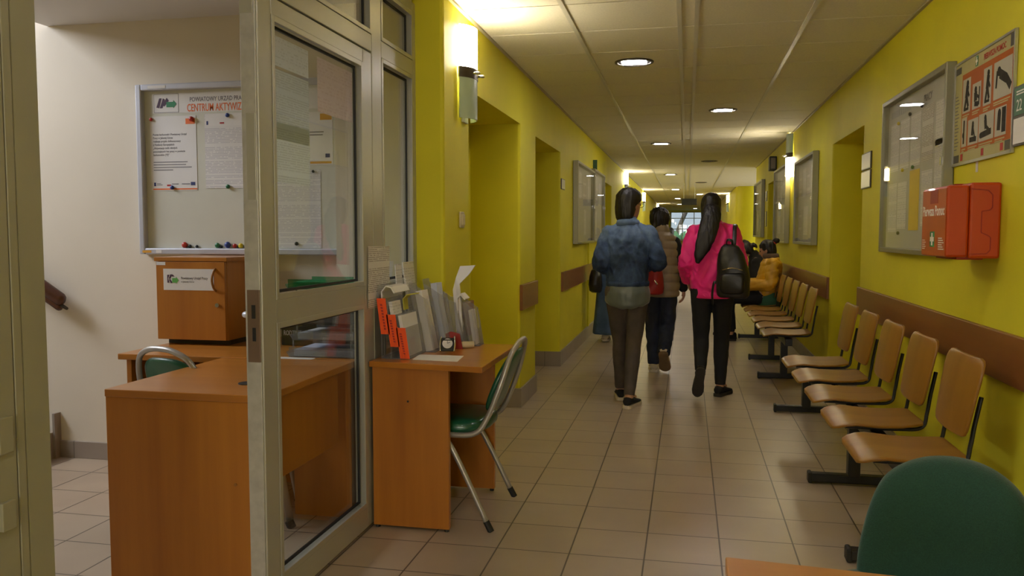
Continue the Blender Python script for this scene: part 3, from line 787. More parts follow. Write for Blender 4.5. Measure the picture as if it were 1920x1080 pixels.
fill(P, 'printed notice inside the narrower left-hand case', [(.1, .5, .21, .3, 'print'), (.5, .5, .21, .3, 'print2'), (.9, .5, .21, .3, 'print'), (.3, .1, .3, .3, 'print4')])

def plate(name, side, y0, y1, z0, z1, label, group=None, m='steel'):
    xw = XL if side < 0 else XR; s = 1 if side < 0 else -1
    t = thing(name, label, 'door plate', (xw, (y0 + y1) / 2, z0), 0, group)
    b = B(); b.box(min(xw, xw + s * .010), max(xw, xw + s * .010), y0, y1, z0, z1); b.build('frame', 'bronze', t, .002)
    b = B(); b.box(min(xw + s * .008, xw + s * .0125), max(xw + s * .008, xw + s * .0125), y0 + .008, y1 - .008, z0 + .008, z1 - .008); b.build('face', m, t)
    return t
plate('door_plate', 1, 6.04, 6.335, 1.755, 1.872, 'upper of two steel door plates beside the right-hand recess')
plate('door_plate', 1, 6.04, 6.335, 1.625, 1.748, 'lower of two steel door plates beside the right-hand recess')
plate('door_plate', -1, 8.06, 8.28, 1.745, 1.85, 'small steel door plate on the left wall left of the display cases')
plate('door_plate', -1, 12.02, 12.2, 1.7, 1.95, 'distant steel door plate on the left wall beyond the display cases')
plate('door_plate', 1, 13.62, 13.8, 1.82, 1.98, 'upper distant door plate on the right wall near the far display case')
plate('door_plate', 1, 13.62, 13.8, 1.42, 1.66, 'lower distant door plate on the right wall near the far display case')
t = thing('projecting_sign', 'small green sign sticking out above the left-hand display cases', 'sign', (XL, 10.87, 2.14))
b = B(); b.box(XL, XL + .055, 10.865, 10.877, 2.14, 2.27); b.build('plate', 'sign_green', t, .002)

t = thing('cable_trunking', 'slim painted cable channel running down the left wall below the display cases', 'cable channel', (XL, 10.35, .93))
b = B(); b.box(XL, XL + .018, 10.32, 10.36, .93, 1.19); b.build('upper_run', 'yellow', t, .002)
b = B(); b.box(XL, XL + .018, 10.32, 10.36, .146, .735); b.build('lower_run', 'yellow', t, .002)
# first-aid poster in its frame
t = thing('first_aid_poster', 'orange first-aid instruction poster in a thin metal frame above the red box', 'poster', (XR, 3.87, 1.62))
P = Panel((XR, 4.246, 1.624), (0, -1, 0), (0, 0, 1), (-1, 0, 0), t)
W, H = .722, .462
P.rect('backing', 'poster_c', 0, W, 0, H, .004, .004)
b = B()
for u0, u1, v0, v1 in ((-.004, .006, -.004, H + .004), (W - .006, W + .004, -.004, H + .004), (0, W, -.004, .008), (0, W, H - .006, H + .004)):
    b.prism([P.pt(u, v, .002) for u, v in ((u0, v0), (u1, v0), (u1, v1), (u0, v1))], P.N * .011)
b.build('frame', 'steel', t)
P.rect('orange_field', 'poster_o', .105, W - .012, .052, H - .062, .0085)
P.text('heading', 'PIERWSZA POMOC', 'ink_red', .375, H - .047, .034, .0092, .86, .0006)
P.polys('corner_block', 'oliveb', [[(W - .05, H - .055), (W - .012, H - .055), (W - .012, H - .008), (W - .05, H - .008)], [(.012, H - .05), (.085, H - .05), (.085, H - .02), (.012, H - .02)],
                                   [(.012, .01), (.085, .01), (.085, .045), (.012, .045)], [(W - .075, .012), (W - .012, .012), (W - .012, .05), (W - .075, .05)]], .0088)
P.rect('cross_ground', 'ink_green', .275, .305, H - .055, H - .012, .0092)
P.polys('cross', 'ink_white', [[(.286, H - .051), (.294, H - .051), (.294, H - .016), (.286, H - .016)], [(.279, H - .039), (.301, H - .039), (.301, H - .029), (.279, H - .029)]], .0100)
fr_ = [(.125, .215, .155, .31), (.255, .215, .345, .315), (.385, .245, .475, .375), (.50, .25, .64, .375), (.115, .085, .18, .21), (.225, .09, .325, .195), (.335, .09, .48, .205), (.495, .095, .60, .20)]
fr_ = [(.118, .225, .222, .375), (.248, .225, .355, .335), (.385, .22, .478, .375), (.505, .225, .700, .375), (.118, .075, .185, .205), (.205, .075, .335, .185), (.345, .075, .520, .19), (.535, .075, .655, .19)]
P.polys('photo_ground', 'poster_w', [[(a, b_), (c_, b_), (c_, d_), (a, d_)] for a, b_, c_, d_ in fr_], .0094)
for i, (a, b_, c_, d_) in enumerate(fr_):
    w_, h_ = c_ - a, d_ - b_; figs = []
    L = lambda x0, y0, x1, y1, w: figs.append(stroke(a + w_ * x0, b_ + h_ * y0, a + w_ * x1, b_ + h_ * y1, w * min(w_, h_)))
    D = lambda x, y, r: figs.append(disc(a + w_ * x, b_ + h_ * y, r * min(w_, h_), 12))
    if i in (0, 2): D(.62, .84, .15); L(.62, .78, .5, .42, .34); L(.6, .68, .85, .45, .14); L(.5, .45, .3, .12, .2); L(.55, .45, .75, .15, .2); L(.2, .1, .8, .1, .12)
    elif i == 1: D(.4, .74, .14); L(.4, .65, .42, .3, .34); L(.42, .55, .8, .4, .13); L(.8, .1, .85, .8, .1); L(.3, .2, .75, .15, .2)
    elif i == 3: D(.3, .72, .13); L(.35, .65, .72, .45, .26); L(.7, .48, .95, .2, .22); L(.2, .75, .15, .3, .1)
    elif i == 4: L(.5, .9, .45, .1, .25); D(.4, .4, .2)
    elif i == 5: D(.5, .8, .11); L(.5, .75, .45, .35, .24); L(.2, .2, .85, .18, .2); L(.55, .6, .7, .25, .1)
    elif i == 6: D(.45, .82, .11); L(.45, .76, .5, .42, .24); L(.15, .22, .85, .28, .22); L(.5, .5, .75, .3, .14); D(.14, .22, .1)
    else: L(.4, .8, .35, .2, .3); D(.4, .8, .14); L(.8, .95, .8, .1, .35)
    P.polys('first_aid_figure', 'figure', figs, .0102)
P.polys('caption_text', 'poster_c', [[(a + .004, b_ - .014), (c_ - .01, b_ - .014), (c_ - .01, b_ - .009), (a + .004, b_ - .009)] for a, b_, c_, d_ in fr_] + [[(a + .004, b_ - .023), (c_ - .03, b_ - .023), (c_ - .03, b_ - .018), (a + .004, b_ - .018)] for a, b_, c_, d_ in fr_], .0094)
P.polys('margin_text', 'ink_grey', [[(.018, .07 + .016 * k), (.018 + .055 * (.6 + .4 * math.sin(k * 2.3) ** 2), .07 + .016 * k), (.018 + .055 * (.6 + .4 * math.sin(k * 2.3) ** 2), .074 + .016 * k), (.018, .074 + .016 * k)] for k in range(16)], .0092)
for u in (.11, .38, .60): P.rect('footer_mark', 'ink_red', u, u + .03, .015, .045, .0092)

t = thing('wall_tab', 'little white paper tab hanging under the first-aid poster', 'tab', (XR - .003, 3.93, 1.60))
b = B(); b.box(XR - .003, XR - .001, 3.92, 3.945, 1.575, 1.625); b.build('tab', 'paper', t)

t = thing('room_sign', 'green and white room sign numbered 22 at the right edge', 'sign', (XR, 3.40, 1.64))
P = Panel((XR, 3.518, 1.640), (0, -1, 0), (0, 0, 1), (-1, 0, 0), t)
P.rect('frame', 'bronze', 0, .30, 0, .225, .001, .008)
P.rect('upper_plate', 'sign_green', .008, .292, .115, .218, .009, .002)
P.rect('lower_plate', 'paper', .008, .292, .008, .103, .009, .002)
P.text('room_number', '22', 'ink_white', .03, .130, .062, .0115, .9)
P.polys('small_lettering', 'ink_white', [[(.03, .200), (.15, .200), (.15, .205), (.03, .205)], [(.03, .19), (.12, .19), (.12, .195), (.03, .195)]], .0115)
P.polys('small_emblem', 'ink_green', [disc(.2, .06, .012), disc(.2, .035, .008)], .0115)

# red first-aid box
t = thing('first_aid_box', 'red plastic first-aid box hanging on the right wall in front of the notice case', 'first-aid box', (1.10, 3.8, 1.21))
bx0, bx1, by0, by1, bz0, bz1 = 1.02, 1.205, 3.632, 3.985, 1.214, 1.508
b = B(); b.box(bx0 + .085, XR, by0 - .004, by1 + .004, bz0 - .004, bz1 + .006); b.build('case_back', 'redpl', t, .010)
b = B(); b.box(bx0, bx0 + .084, by0, by1, bz0, bz1 - .004); b.build('case_lid', 'redpl', t, .010)
b = B(); b.box(bx0 + .05, bx0 + .15, by0 + .03, by1 - .04, bz0 - .010, bz0 + .01); b.build('bottom_catch', 'redpl_d', t, .003)
b = B(); b.box(bx0 + .06, bx0 + .11, by0 + .12, by0 + .2, bz1 - .01, bz1 + .008); b.build('top_catch', 'redpl_d', t, .003)
PE = Panel((bx0, by0 - .004, bz0), (1, 0, 0), (0, 0, 1), (0, -1, 0), t)     # end face, seen from the entrance
b = B()
path = [(.085, .275), (.150, .268), (.166, .25), (.166, .20), (.158, .19), (.128, .185), (.128, .10), (.155, .088), (.163, .08), (.163, .03), (.150, .016), (.085, .014)]
for (u0, v0), (u1, v1) in zip(path[:-1], path[1:]): b.prism([PE.pt(u, v, .0) for u, v in stroke(u0, v0, u1, v1, .0035)], PE.N * .002)
b.build('moulded_groove', 'redpl_d', t)
PF = Panel((bx0, by1, bz0), (0, -1, 0), (0, 0, 1), (-1, 0, 0), t)           # label face
PF.rect('label', 'orangepl', .008, .345, .006, .280, .0, .0012)
PF.text('lettering', 'Pierwsza Pomoc', 'ink_white', .016, .172, .060, .0015, .78, .0010)
PF.rect('cross_ground', 'ink_green', .135, .200, .040, .105, .0014)
PF.polys('cross', 'ink_white', [[(.158, .046), (.177, .046), (.177, .099), (.158, .099)], [(.141, .063), (.194, .063), (.194, .082), (.141, .082)]], .0022)
PF.rect('grip_recess', 'redpl_d', .125, .235, .222, .280, .0014)
PF.polys('small_print', 'ink_white', [[(.255, .03 + .009 * k), (.33 - .012 * (k % 3), .03 + .009 * k), (.33 - .012 * (k % 3), .034 + .009 * k), (.255, .034 + .009 * k)] for k in range(6)] + [[(.02, .03 + .009 * k), (.06 + .012 * (k % 2), .03 + .009 * k), (.06 + .012 * (k % 2), .033 + .009 * k), (.02, .033 + .009 * k)] for k in range(5)], .0014)
# ================================================================= office corner behind the glass
# near desk: end panel, top, modesty panel
t = thing('office_desk', 'wood-grain office desk seen end-on behind the glass door, with a dark cable grommet', 'desk', (-1.73, 2.97, 0))
b = B(); b.box(-2.053, -1.425, 2.585, 3.365, .722, .75); b.build('desk_top', 'desktop', t, .003)
b = B(); b.box(-2.051, -1.427, 2.588, 2.616, .02, .722); b.build('end_panel', 'desk', t, .002)
b = B(); b.box(-1.475, -1.455, 2.628, 3.272, .41, .722); b.build('modesty_panel', 'desk', t, .002)
b = B(); b.tube([(-1.80, 3.30, .72), (-1.78, 3.31, .45), (-1.715, 3.33, .02)], [(.017, .008)] * 3, 10, smooth=3); lg = b.build('leg', 'grey_tube', t, smooth=True)
b = B(); b.cyl((-1.722, 3.328, .03), (-1.71, 3.332, 0), .02, 12); b.build('foot_cap', 'blackpl', lg)
b = B(); b.cyl((-1.602, 2.79, .7505), (-1.602, 2.79, .7535), .034, 24); b.build('cable_grommet', 'blackpl', t, smooth=False)
b = B(); b.cyl((-1.54, 2.585, .43), (-1.54, 2.5885, .43), .006, 12); b.build('screw_cap', 'deskedge', t)
for x in (-2.0, -1.49):
    b = B(); b.cyl((x, 2.602, 0), (x, 2.602, .02), .014, 12); b.build('foot', 'blackpl', t)
# return desk along the back wall
t = thing('return_desk', 'wood-grain side desk against the cream wall carrying the small cabinet', 'desk', (-2.0, 3.75, 0))
b = B(); b.box(-2.60, -1.425, 3.372, 4.118, .722, .75); b.build('desk_top', 'desktop', t, .003)
b = B(); b.box(-2.575, -2.549, 3.40, 4.10, .0, .722); b.build('end_panel', 'desk', t, .002)
b = B(); b.box(-1.47, -1.445, 3.385, 4.10, .0, .722); b.build('end_panel', 'desk', t, .002)
b = B(); b.box(-2.549, -1.47, 3.95, 3.97, .0, .722); b.build('back_panel', 'desk', t, .002)
b = B(); b.box(-1.78, -1.47, 3.50, 3.52, .0, .722); b.build('inner_panel', 'desk', t, .002)

# small cabinet on the return desk
t = thing('small_cabinet', 'small wooden cabinet with a white office sign on its door, standing on the side desk', 'cabinet', (-2.42, 3.9, .75))
b = B(); b.box(-2.60, -2.245, 3.765, 4.10, .75, .776); b.build('plinth', 'oliveb', t)
b = B(); b.box(-2.62, -2.236, 3.722, 4.118, .776, 1.172); b.build('body', 'desk', t, .0015)
b = B(); b.box(-2.628, -2.224, 3.700, 4.120, 1.172, 1.192); b.build('cabinet_top', 'desktop', t, .002)
b = B(); b.box(-2.618, -2.238, 3.702, 3.7215, .778, 1.1695)
d = b.build('door', 'desk', t, .0015)
b = B(); b.tube([(-2.288, 3.703, 1.135), (-2.290, 3.684, 1.115), (-2.292, 3.676, 1.08), (-2.290, 3.684, 1.045), (-2.288, 3.703, 1.025)], .006, 10, smooth=4); b.build('handle', 'deskedge', d, smooth=True)
b = B(); b.cyl((-2.278, 3.703, .955), (-2.278, 3.692, .955), .0105, 18); b.build('lock', 'chrome', d, smooth=False)
P = Panel((-2.585, 3.7018, 1.022), (1, 0, 0), (0, 0, 1), (0, -1, 0), d)
P.rect('door_sign', 'paper', .008, .288, .005, .112, .0, .001, label='white card with logo and office name')
def logo(P, u, v, s, n, par=None):
    q = lambda pts: [(u + a * s, v + c * s) for a, c in pts]
    P.polys('logo_books', 'ink_plum', [q([(0, .05), (.28, .05), (.10, .5), (.28, .95), (0, .95)]), q([(.20, .5), (.42, 1.0), (.62, 1.0), (.40, .5)]), q([(.20, .44), (.42, .02), (.62, .02), (.40, .44)]), q([(.55, .75), (.68, 1.02), (.95, .75)])], n, parent=par)
    P.polys('logo_arrow', 'ink_lgreen', [q([(.62, .06), (1.12, .06), (1.12, -.06), (1.45, .34), (1.12, .74), (1.12, .58), (.62, .58)])], n + .0003, parent=par)
logo(P, .030, .040, .044, .0012)
P.text('sign_text', 'Powiatowy Urząd Pracy', 'ink_grey', .107, .060, .0175, .0012, .86, .0003)
P.text('sign_text', 'w Jeleniej Górze', 'ink_grey', .107, .044, .0115, .0012, .95)
P.rect('paper_tab', 'paper', -.030, .02, .130, .146, .0, .0006)

# chair behind the desk, chair at the corridor desk: one design
def office_chair(loc, rz, label):
    """stacking chair facing +y, origin on the floor under the seat centre"""
    t = thing('stacking_chair', label, 'chair', loc, rz)
    half = [(.20, .20, .415), (.215, -.05, .415), (.215, -.17, .425), (.208, -.225, .49), (.196, -.285, .64), (.158, -.322, .765), (.085, -.340, .812)]
    b = B(); b.tube([(-x, y, z) for x, y, z in half] + [(0, -.345, .823)] + half[::-1], .0125, 12, ref=None, smooth=6)
    b.build('tube_frame', 'grey_tube', t, world=False, smooth=True)
    b = B(); b.tube([(-.20, .20, .415), (.20, .20, .415)], .010, 10); b.build('cross_bar', 'grey_tube', t, world=False, smooth=True)
    for s in (-1, 1):
        b = B(); b.tube([(s * .205, .10, .405), (s * .222, -.02, .40), (s * .236, -.085, .34), (s * .250, -.245, .02)], [(.0125, .0125)] * 4, 12, smooth=5)
        lg = b.build('leg', 'grey_tube', t, world=False, smooth=True)
        b = B(); b.cyl((s * .2485, -.232, .045), (s * .2515, -.256, 0), .0145, 12); b.build('foot_cap', 'blackpl', lg, world=False)
        b = B(); b.tube([(s * .205, .0, .405), (s * .218, .10, .40), (s * .228, .15, .34), (s * .238, .225, .02)], [(.0125, .0125)] * 4, 12, smooth=5)
        lg = b.build('leg', 'grey_tube', t, world=False, smooth=True)
        b = B(); b.cyl((s * .237, .215, .045), (s * .2395, .233, 0), .0145, 12); b.build('foot_cap', 'blackpl', lg, world=False)
    # seat pad: rounded cushion
    b = B(); rs = []
    def outline(f, z, n=40):
        o = []
        for k in range(n):
            a = 2 * PI * k / n; c, s_ = math.cos(a), math.sin(a)
            x = .205 * f * math.copysign(abs(c) ** .55, c); y = .205 * f * math.copysign(abs(s_) ** .6, s_) - .005
            o.append(Vector((x, y, z - .018 * (y > .1) * ((y - .1) / .1) ** 2)))
        return o
    for f, z in ((.93, .420), (.99, .424), (1.0, .438), (.985, .458), (.93, .470), (.75, .476), (.4, .478)): rs.append(outline(f, z))
    b.rings(rs); b.build('seat', 'vinyl', t, world=False, smooth=True)
    # back pad
    b = B(); rs = []; n = 36
    for f, d in ((.86, .0), (.97, .006), (1.0, .018), (.97, .030), (.80, .038), (.4, .040)):
        o = []
        for k in range(n):
            a = 2 * PI * k / n; c, s_ = math.cos(a), math.sin(a)
            x = .176 * f * math.copysign(abs(c) ** .62, c); v = .150 * f * math.copysign(abs(s_) ** .62, s_)
            x *= 1 - .16 * max(0, v) / .150
            z = .638 + v * .97
            yy = -.225 - (z - .50) * .40 - .010
            o.append(Vector((x, yy + d + .02 * (x / .185) ** 2, z)))
        rs.append(o)
    b.rings(rs); b.build('backrest', 'vinyl', t, world=False, smooth=True)
    return t
office_chair((-1.083, 3.715, 0), R(90), 'green vinyl stacking chair with grey tube frame tucked under the corridor desk')
office_chair((-2.09, 3.425, 0), R(-15), 'green vinyl stacking chair behind the glass, its arched back above the desk edge')

# ---------------------------------------------------------------- whiteboard on the room wall
t = thing('whiteboard', 'grey-framed magnetic notice board on the cream wall behind the glass door', 'notice board', (-2.37, 4.13, 1.19))
x0, x1, z0, z1 = -2.99, -1.745, 1.195, 2.128
b = B(); b.box(x0 + .01, x1 - .01, 4.118, 4.139, z0 + .01, z1 - .01); b.build('board_sheet', 'wbback', t)
b = B()
w = .034
b.box(x0, x0 + w, 4.085, 4.139, z0, z1); b.box(x1 - w, x1, 4.085, 4.139, z0, z1); b.box(x0 + w, x1 - w, 4.085, 4.139, z0, z0 + w); b.box(x0 + w, x1 - w, 4.085, 4.139, z1 - w, z1)
b.build('frame', 'wbframe', t, .006)
PB = Panel((x0, 4.118, z0), (1, 0, 0), (0, 0, 1), (0, -1, 0), t)
PBf = Panel((x0, 4.085, z0), (1, 0, 0), (0, 0, 1), (0, -1, 0), t)
PBf.rect('sticker', 'ink_amber', .02, .075, .009, .022, .0004); PBf.rect('sticker', 'paper', .105, .14, .008, .026, .0004); PBf.rect('sticker', 'paper', .08, .19, .908, .924, .0004)
def P_(x, z): return x - x0, z - z0
# header strip
hd = thing('header_strip', 'white header strip with logo and orange heading atop the grey-framed notice board', 'header', (-2.4, 4.117, 2.0))
PB.p = hd
u, v = P_(-2.905, 1.972); PB.rect('strip', 'paper', u, u + 1.10, v, v + .108, .0, .001)
u, v = P_(-2.895, 1.975)
PB.rect('logo_border', 'ink_grey', u, u + .152, v, v + .102, .0012, .0004); PB.rect('logo_ground', 'paper', u + .002, u + .150, v + .002, v + .100, .0016, .0004)
q = lambda pts: [(u + .015 + a * .125, v + .022 + c * .062) for a, c in pts]
PB.polys('logo_books', 'ink_plum', [q([(0, .12), (.15, .92), (.27, .92), (.14, .05)]), q([(.17, .05), (.33, .92), (.43, .80), (.30, .05)]), q([(.28, .30), (.52, .95), (.62, .70), (.40, .20)])], .0022)
PB.polys('logo_arrow', 'ink_green', [q([(.50, .12), (.84, .12), (.84, .02), (1.0, .42), (.84, .72), (.84, .58), (.50, .58)])], .0026)
u, v = P_(-2.676, 2.031); PB.text('heading', 'POWIATOWY URZĄD PRACY', 'ink_grey', u, v, .034, .0014, .76, .0003)
u, v = P_(-2.693, 1.978); PB.text('heading', 'CENTRUM AKTYWIZACJI', 'ink_orange', u, v, .058, .0014, .60, .0006)
PB.p = None
def bsheet(x0_, x1_, z0_, z1_, m, label, **k):
    u, v = P_(x0_, z0_); return sheet(PB, u, v, x1_ - x0_, z1_ - z0_, m, label, n=.001, **k)
s1 = bsheet(-2.925, -2.640, 1.548, 1.956, 'paper', 'white project poster with an orange strip, leftmost on the grey-framed board', name='project_poster', cat='poster')
P1 = Panel((-2.925, 4.1165, 1.548), (1, 0, 0), (0, 0, 1), (0, -1, 0), s1)
for i, ln in enumerate(['Powiat karkonoski i Powiatowy Urząd', 'Pracy w Jeleniej Górze', 'realizuje projekt dofinansowany', 'z Funduszy Europejskich', '„Aktywizacja osób młodych', 'pozostających bez pracy w powiecie', 'karkonoskim (VI)”']):
    P1.text('poster_text', ln, 'ink_grey', .018, .303 - i * .0185, .0155, .0005, .86, .0002)
P1.polys('poster_small_text', 'ink_grey', [[(.018, .155 - .0145 * k), (.018 + wd, .155 - .0145 * k), (.018 + wd, .159 - .0145 * k), (.018, .159 - .0145 * k)] for k, wd in enumerate((.21, .20, .235, .12))], .0004)
P1.rect('orange_strip', 'ink_orange', .012, .283, .005, .012, .0004)
P1.polys('footer_logo', 'ink_navy', [[(.018, .025), (.029, .025), (.029, .045), (.018, .045)], [(.245, .028), (.272, .028), (.272, .046), (.245, .046)]], .0004)
P1.rect('footer_flag', 'ink_red', .098, .122, .024, .033, .0004)
P1.polys('footer_text', 'ink_grey', [[(.035, .03), (.07, .03), (.07, .033), (.035, .033)], [(.035, .037), (.06, .037), (.06, .040), (.035, .040)], [(.128, .034), (.17, .034), (.17, .038), (.128, .038)], [(.19, .034), (.24, .034), (.24, .038), (.19, .038)]], .0004)
P1.rect('corner_patch', 'ink_orange', .222, .278, .362, .392, .0004)
s2 = bsheet(-2.588, -2.300, 1.557, 1.962, 'print', 'white densely printed notice next to the project poster, under a blue magnet')
P2 = Panel((-2.588, 4.1165, 1.557), (1, 0, 0), (0, 0, 1), (0, -1, 0), s2)
P2.rect('header_ground', 'paper', .004, .284, .338, .402, .0003, .0002)
P2.polys('header_logo', 'ink_navy', [[(.012, .345), (.022, .345), (.022, .365), (.012, .365)], [(.245, .355), (.265, .355), (.265, .370), (.245, .370)]], .0006)
P2.rect('header_flag', 'ink_red', .092, .118, .349, .357, .0006)
s3 = bsheet(-2.03, -1.840, 1.675, 1.953, 'paper', 'white notice with amber corner and strip, seen through the door glass')
P3 = Panel((-2.03, 4.1165, 1.675), (1, 0, 0), (0, 0, 1), (0, -1, 0), s3)
P3.rect('corner_patch', 'ink_amber', .12, .186, .235, .268, .0004); P3.rect('strip', 'ink_amber', .004, .182, .006, .018, .0004); P3.rect('flag', 'ink_navy', .148, .174, .038, .058, .0004)
P3.polys('notice_text', 'ink_grey', [[(.02, .17), (.14, .17), (.14, .175), (.02, .175)], [(.02, .155), (.135, .155), (.135, .16), (.02, .16)]], .0004)
bsheet(-2.20, -1.912, 1.233, 1.650, 'print', 'white printed notice low on the board, seen through the door glass')
for x, z, r, m, lab in [(-2.913, 1.940, .010, 'magnet_r', 'dull red magnet at the top left of the project poster'), (-2.663, 1.936, .014, 'magnet_r', 'large red magnet on the project poster\'s orange corner'),
                        (-2.446, 1.950, .012, 'magnet_b', 'blue magnet above the densely printed notice'), (-2.792, 1.564, .012, 'magnet_b', 'blue magnet at the foot of the project poster'),
                        (-2.452, 1.566, .012, 'magnet_g', 'green magnet at the foot of the densely printed notice'), (-2.054, 1.256, .011, 'magnet_k', 'dark magnet at the foot of the low notice behind the glass'), (-1.952, 1.640, .008, 'magnet_k', 'small dark magnet at the top of the low notice behind the glass')]:
    u, v = P_(x, z); magnet(PB, u, v, r, m, lab, .002)
for x, r, m, lab in [(-2.722, .017, 'magnet_r', 'big red magnet lying on the board ledge, leftmost of its row'), (-2.692, .010, 'magnet_k', 'small dark magnet touching the big red one on the ledge'), (-2.650, .009, 'magnet_k', 'lone small dark magnet on the board ledge'),
                     (-2.522, .015, 'magnet_g', 'green magnet on the board ledge left of the big blue one'), (-2.50, .008, 'magnet_k', 'tiny dark magnet between the green and blue ones on the ledge'), (-2.460, .018, 'magnet_b', 'big blue magnet on the board ledge'),
                     (-2.418, .013, 'magnet_r', 'red magnet right of the big blue one on the ledge'), (-2.402, .008, 'magnet_k', 'tiny dark magnet between the red and yellow ones on the ledge'), (-2.382, .014, 'magnet_y', 'yellow magnet on the board ledge near the door edge'),
                     (-2.357, .009, 'magnet_k', 'dark magnet right beside the yellow one on the ledge'), (-2.334, .009, 'magnet_k', 'dark magnet second from the yellow one, at the door edge')]:
    u = x - x0; magnet(PB, u, w + r + .001, r, m, lab, .002)

# sheets taped inside the door glass
PG = Panel((XP - .040, 2.60, 0), (0, 1, 0), (0, 0, 1), (1, 0, 0), None)
def gsheet(y0_, y1_, z0_, z1_, m, label, k=0.0, n=0.0):
    b = B(); pts = [(y0_, z0_), (y1_, z0_ + k), (y1_, z1_), (y0_, z1_)]
    b.prism([(XP - .040 + n, y, z) for y, z in pts], (.0006, 0, 0)); c = Vector((XP - .04, (y0_ + y1_) / 2, (z0_ + z1_) / 2))
    o = link('taped_notice', b.mesh('taped_notice', Matrix.Translation(-c)), m); o.location = c; WORLD[o.name] = Matrix.Translation(c)
    return tag(o, label, 'notice')
gsheet(2.632, 2.935, 1.893, 1.995, 'print5', 'short white sheet taped at the top of the door glass')
gsheet(2.632, 2.935, 1.640, 1.882, 'print3', 'greyish printed sheet taped on the left of the door glass, the upper of two')
gsheet(2.632, 2.940, 1.490, 1.700, 'print3', 'greyish printed sheet taped on the left of the door glass, the lower of two', 0, -.0008)
gsheet(3.012, 3.352, 1.782, 1.992, 'print_pink', 'pinkish sheet taped at the top right of the door glass')

# letter trays, box, sheet on the return desk
pos = ['lowest', 'second lowest', 'middle', 'second highest', 'topmost']
for k in range(5):
    zb = .7515 + .077 * k
    t = thing('letter_tray', '%s clear letter tray of the stack behind the lower door glass' % pos[k] if k < 4 else 'green tinted topmost letter tray of the stack behind the door glass', 'letter tray', (-1.61, 3.55, zb), 0, 'stacked letter trays')
    b = B(); dx = .02 * (k % 2)
    xa, xb, ya, yb = -1.765 + dx, -1.445, 3.44, 3.69
    b.box(xa, xb, ya, yb, zb, zb + .004); b.box(xa, xb, ya, ya + .004, zb, zb + .045); b.box(xa, xb, yb - .004, yb, zb, zb + .045); b.box(xb - .004, xb, ya, yb, zb, zb + .045)
    b.prism([(xa, ya, zb + .001), (xa, ya, zb + .005), (xa - .022, ya + .02, zb + .022), (xa - .024, ya + .02, zb + .018)], (0, .21, 0))
    b.build('tray', 'traypl' if k < 4 else 'traygreen', t)
    if k < 4:
        for y in (ya + .004, yb - .004):
            for x in (xa + .02, xb - .02):
                b = B(); b.cyl((x, y, zb + .045), (x, y, zb + .0765), .004, 8); b.build('stacking_post', 'traypl', t)
    if k in (0, 1, 2, 4):
        p = thing('paper_stack', ['bluish papers in the lowest letter tray', 'white papers in the second lowest letter tray', 'dark folders in the middle letter tray', '', 'green folders in the topmost letter tray'][k], 'papers', (-1.6, 3.56, zb + .005))
        b = B()
        for i in range(4): b.box(xa + .015 + .006 * random.random(), xb - .015, ya + .015, yb - .015, zb + .0047 + .007 * i, zb + .0107 + .007 * i)
        b.build('sheets', ['paper_blue', 'paper', 'denim_dk', '', 'green_folder'][k], p)
t = thing('black_box_file', 'black box lettered in white behind the letter trays', 'box', (-1.86, 3.83, .75))
b = B(); b.box(-1.99, -1.70, 3.80, 4.0, .7505, .955); b.build('box', 'oliveb', t, .004)
P = Panel((-1.985, 3.80, .75), (1, 0, 0), (0, 0, 1), (0, -1, 0), t)
P.text('lettering', 'RODZINIE', 'ink_white', .008, .052, .034, .0006, .62)
t = thing('loose_sheet', 'white sheet lying on the side desk in front of the letter trays', 'paper', (-1.7, 3.43, .7505))
b = B(); b.box(-1.83, -1.63, 3.385, 3.43, .7503, .7512); b.build('sheet', 'paper', t)

# ================================================================= corridor desk with brochures
t = thing('corridor_desk', 'narrow wood-grain desk in the corridor beside the glass partition', 'desk', (-1.1, 3.75, 0))
b = B(); b.prism([(-1.362, 3.395, .725), (-.835, 3.335, .725), (-.835, 4.06, .725), (-1.362, 4.06, .725)], (0, 0, .026)); b.build('desk_top', 'desktop', t, .003)
b = B(); b.box(-1.355, -1.005, 3.415, 3.443, .012, .725); b.build('end_panel', 'desk', t, .002)
b = B(); b.box(-1.355, -.945, 4.025, 4.052, .012, .725); b.build('end_panel', 'desk', t, .002)
b = B(); b.box(-1.355, -1.337, 3.443, 4.025, .30, .725); b.build('modesty_panel', 'desk', t, .002)
b = B(); b.cyl((-1.19, 3.413, .575), (-1.19, 3.4155, .575), .005, 10); b.build('screw_hole', 'blackpl', t)
for x, y in ((-1.34, 3.429), (-1.02, 3.429), (-1.34, 4.038), (-.96, 4.038)):
    b = B(); b.cyl((x, y, 0), (x, y, .012), .011, 10); b.build('glide', 'blackpl', t)
ZD = .7515
# three-tier brochure stand with orange end labels
t = thing('brochure_stand', 'three-step clear brochure stand with orange end labels on the corridor desk', 'brochure stand', (-1.27, 3.58, ZD))
tiers = [(-1.352, -1.312, .862, 1.022), (-1.308, -1.266, .806, .950), (-1.262, -1.220, .754, .892)]
ya, yb = 3.475, 3.70
b = B()
for i, (xa, xb, za, zt) in enumerate(tiers):
    ln = .025
    for x, q in ((xa, .06), (xb - .003, .0)):
        b.prism([(x + .02, ya, za), (x + .023, ya, za), (x + .003 - .0, ya, zt + q), (x, ya, zt + q)], (0, yb - ya, 0))
    b.box(xa + .02, xb + .02, ya, yb, za, za + .003)
b.box(-1.332, -1.20, ya, yb, ZD, ZD + .003)
b.prism([(-1.334, ya, ZD), (-1.331, ya, ZD), (-1.331, ya, .865), (-1.334, ya, .865)], (0, yb - ya, 0)); b.prism([(-1.288, ya, ZD), (-1.285, ya, ZD), (-1.285, ya, .81), (-1.288, ya, .81)], (0, yb - ya, 0))
b.build('clear_body', 'acrylic', t)
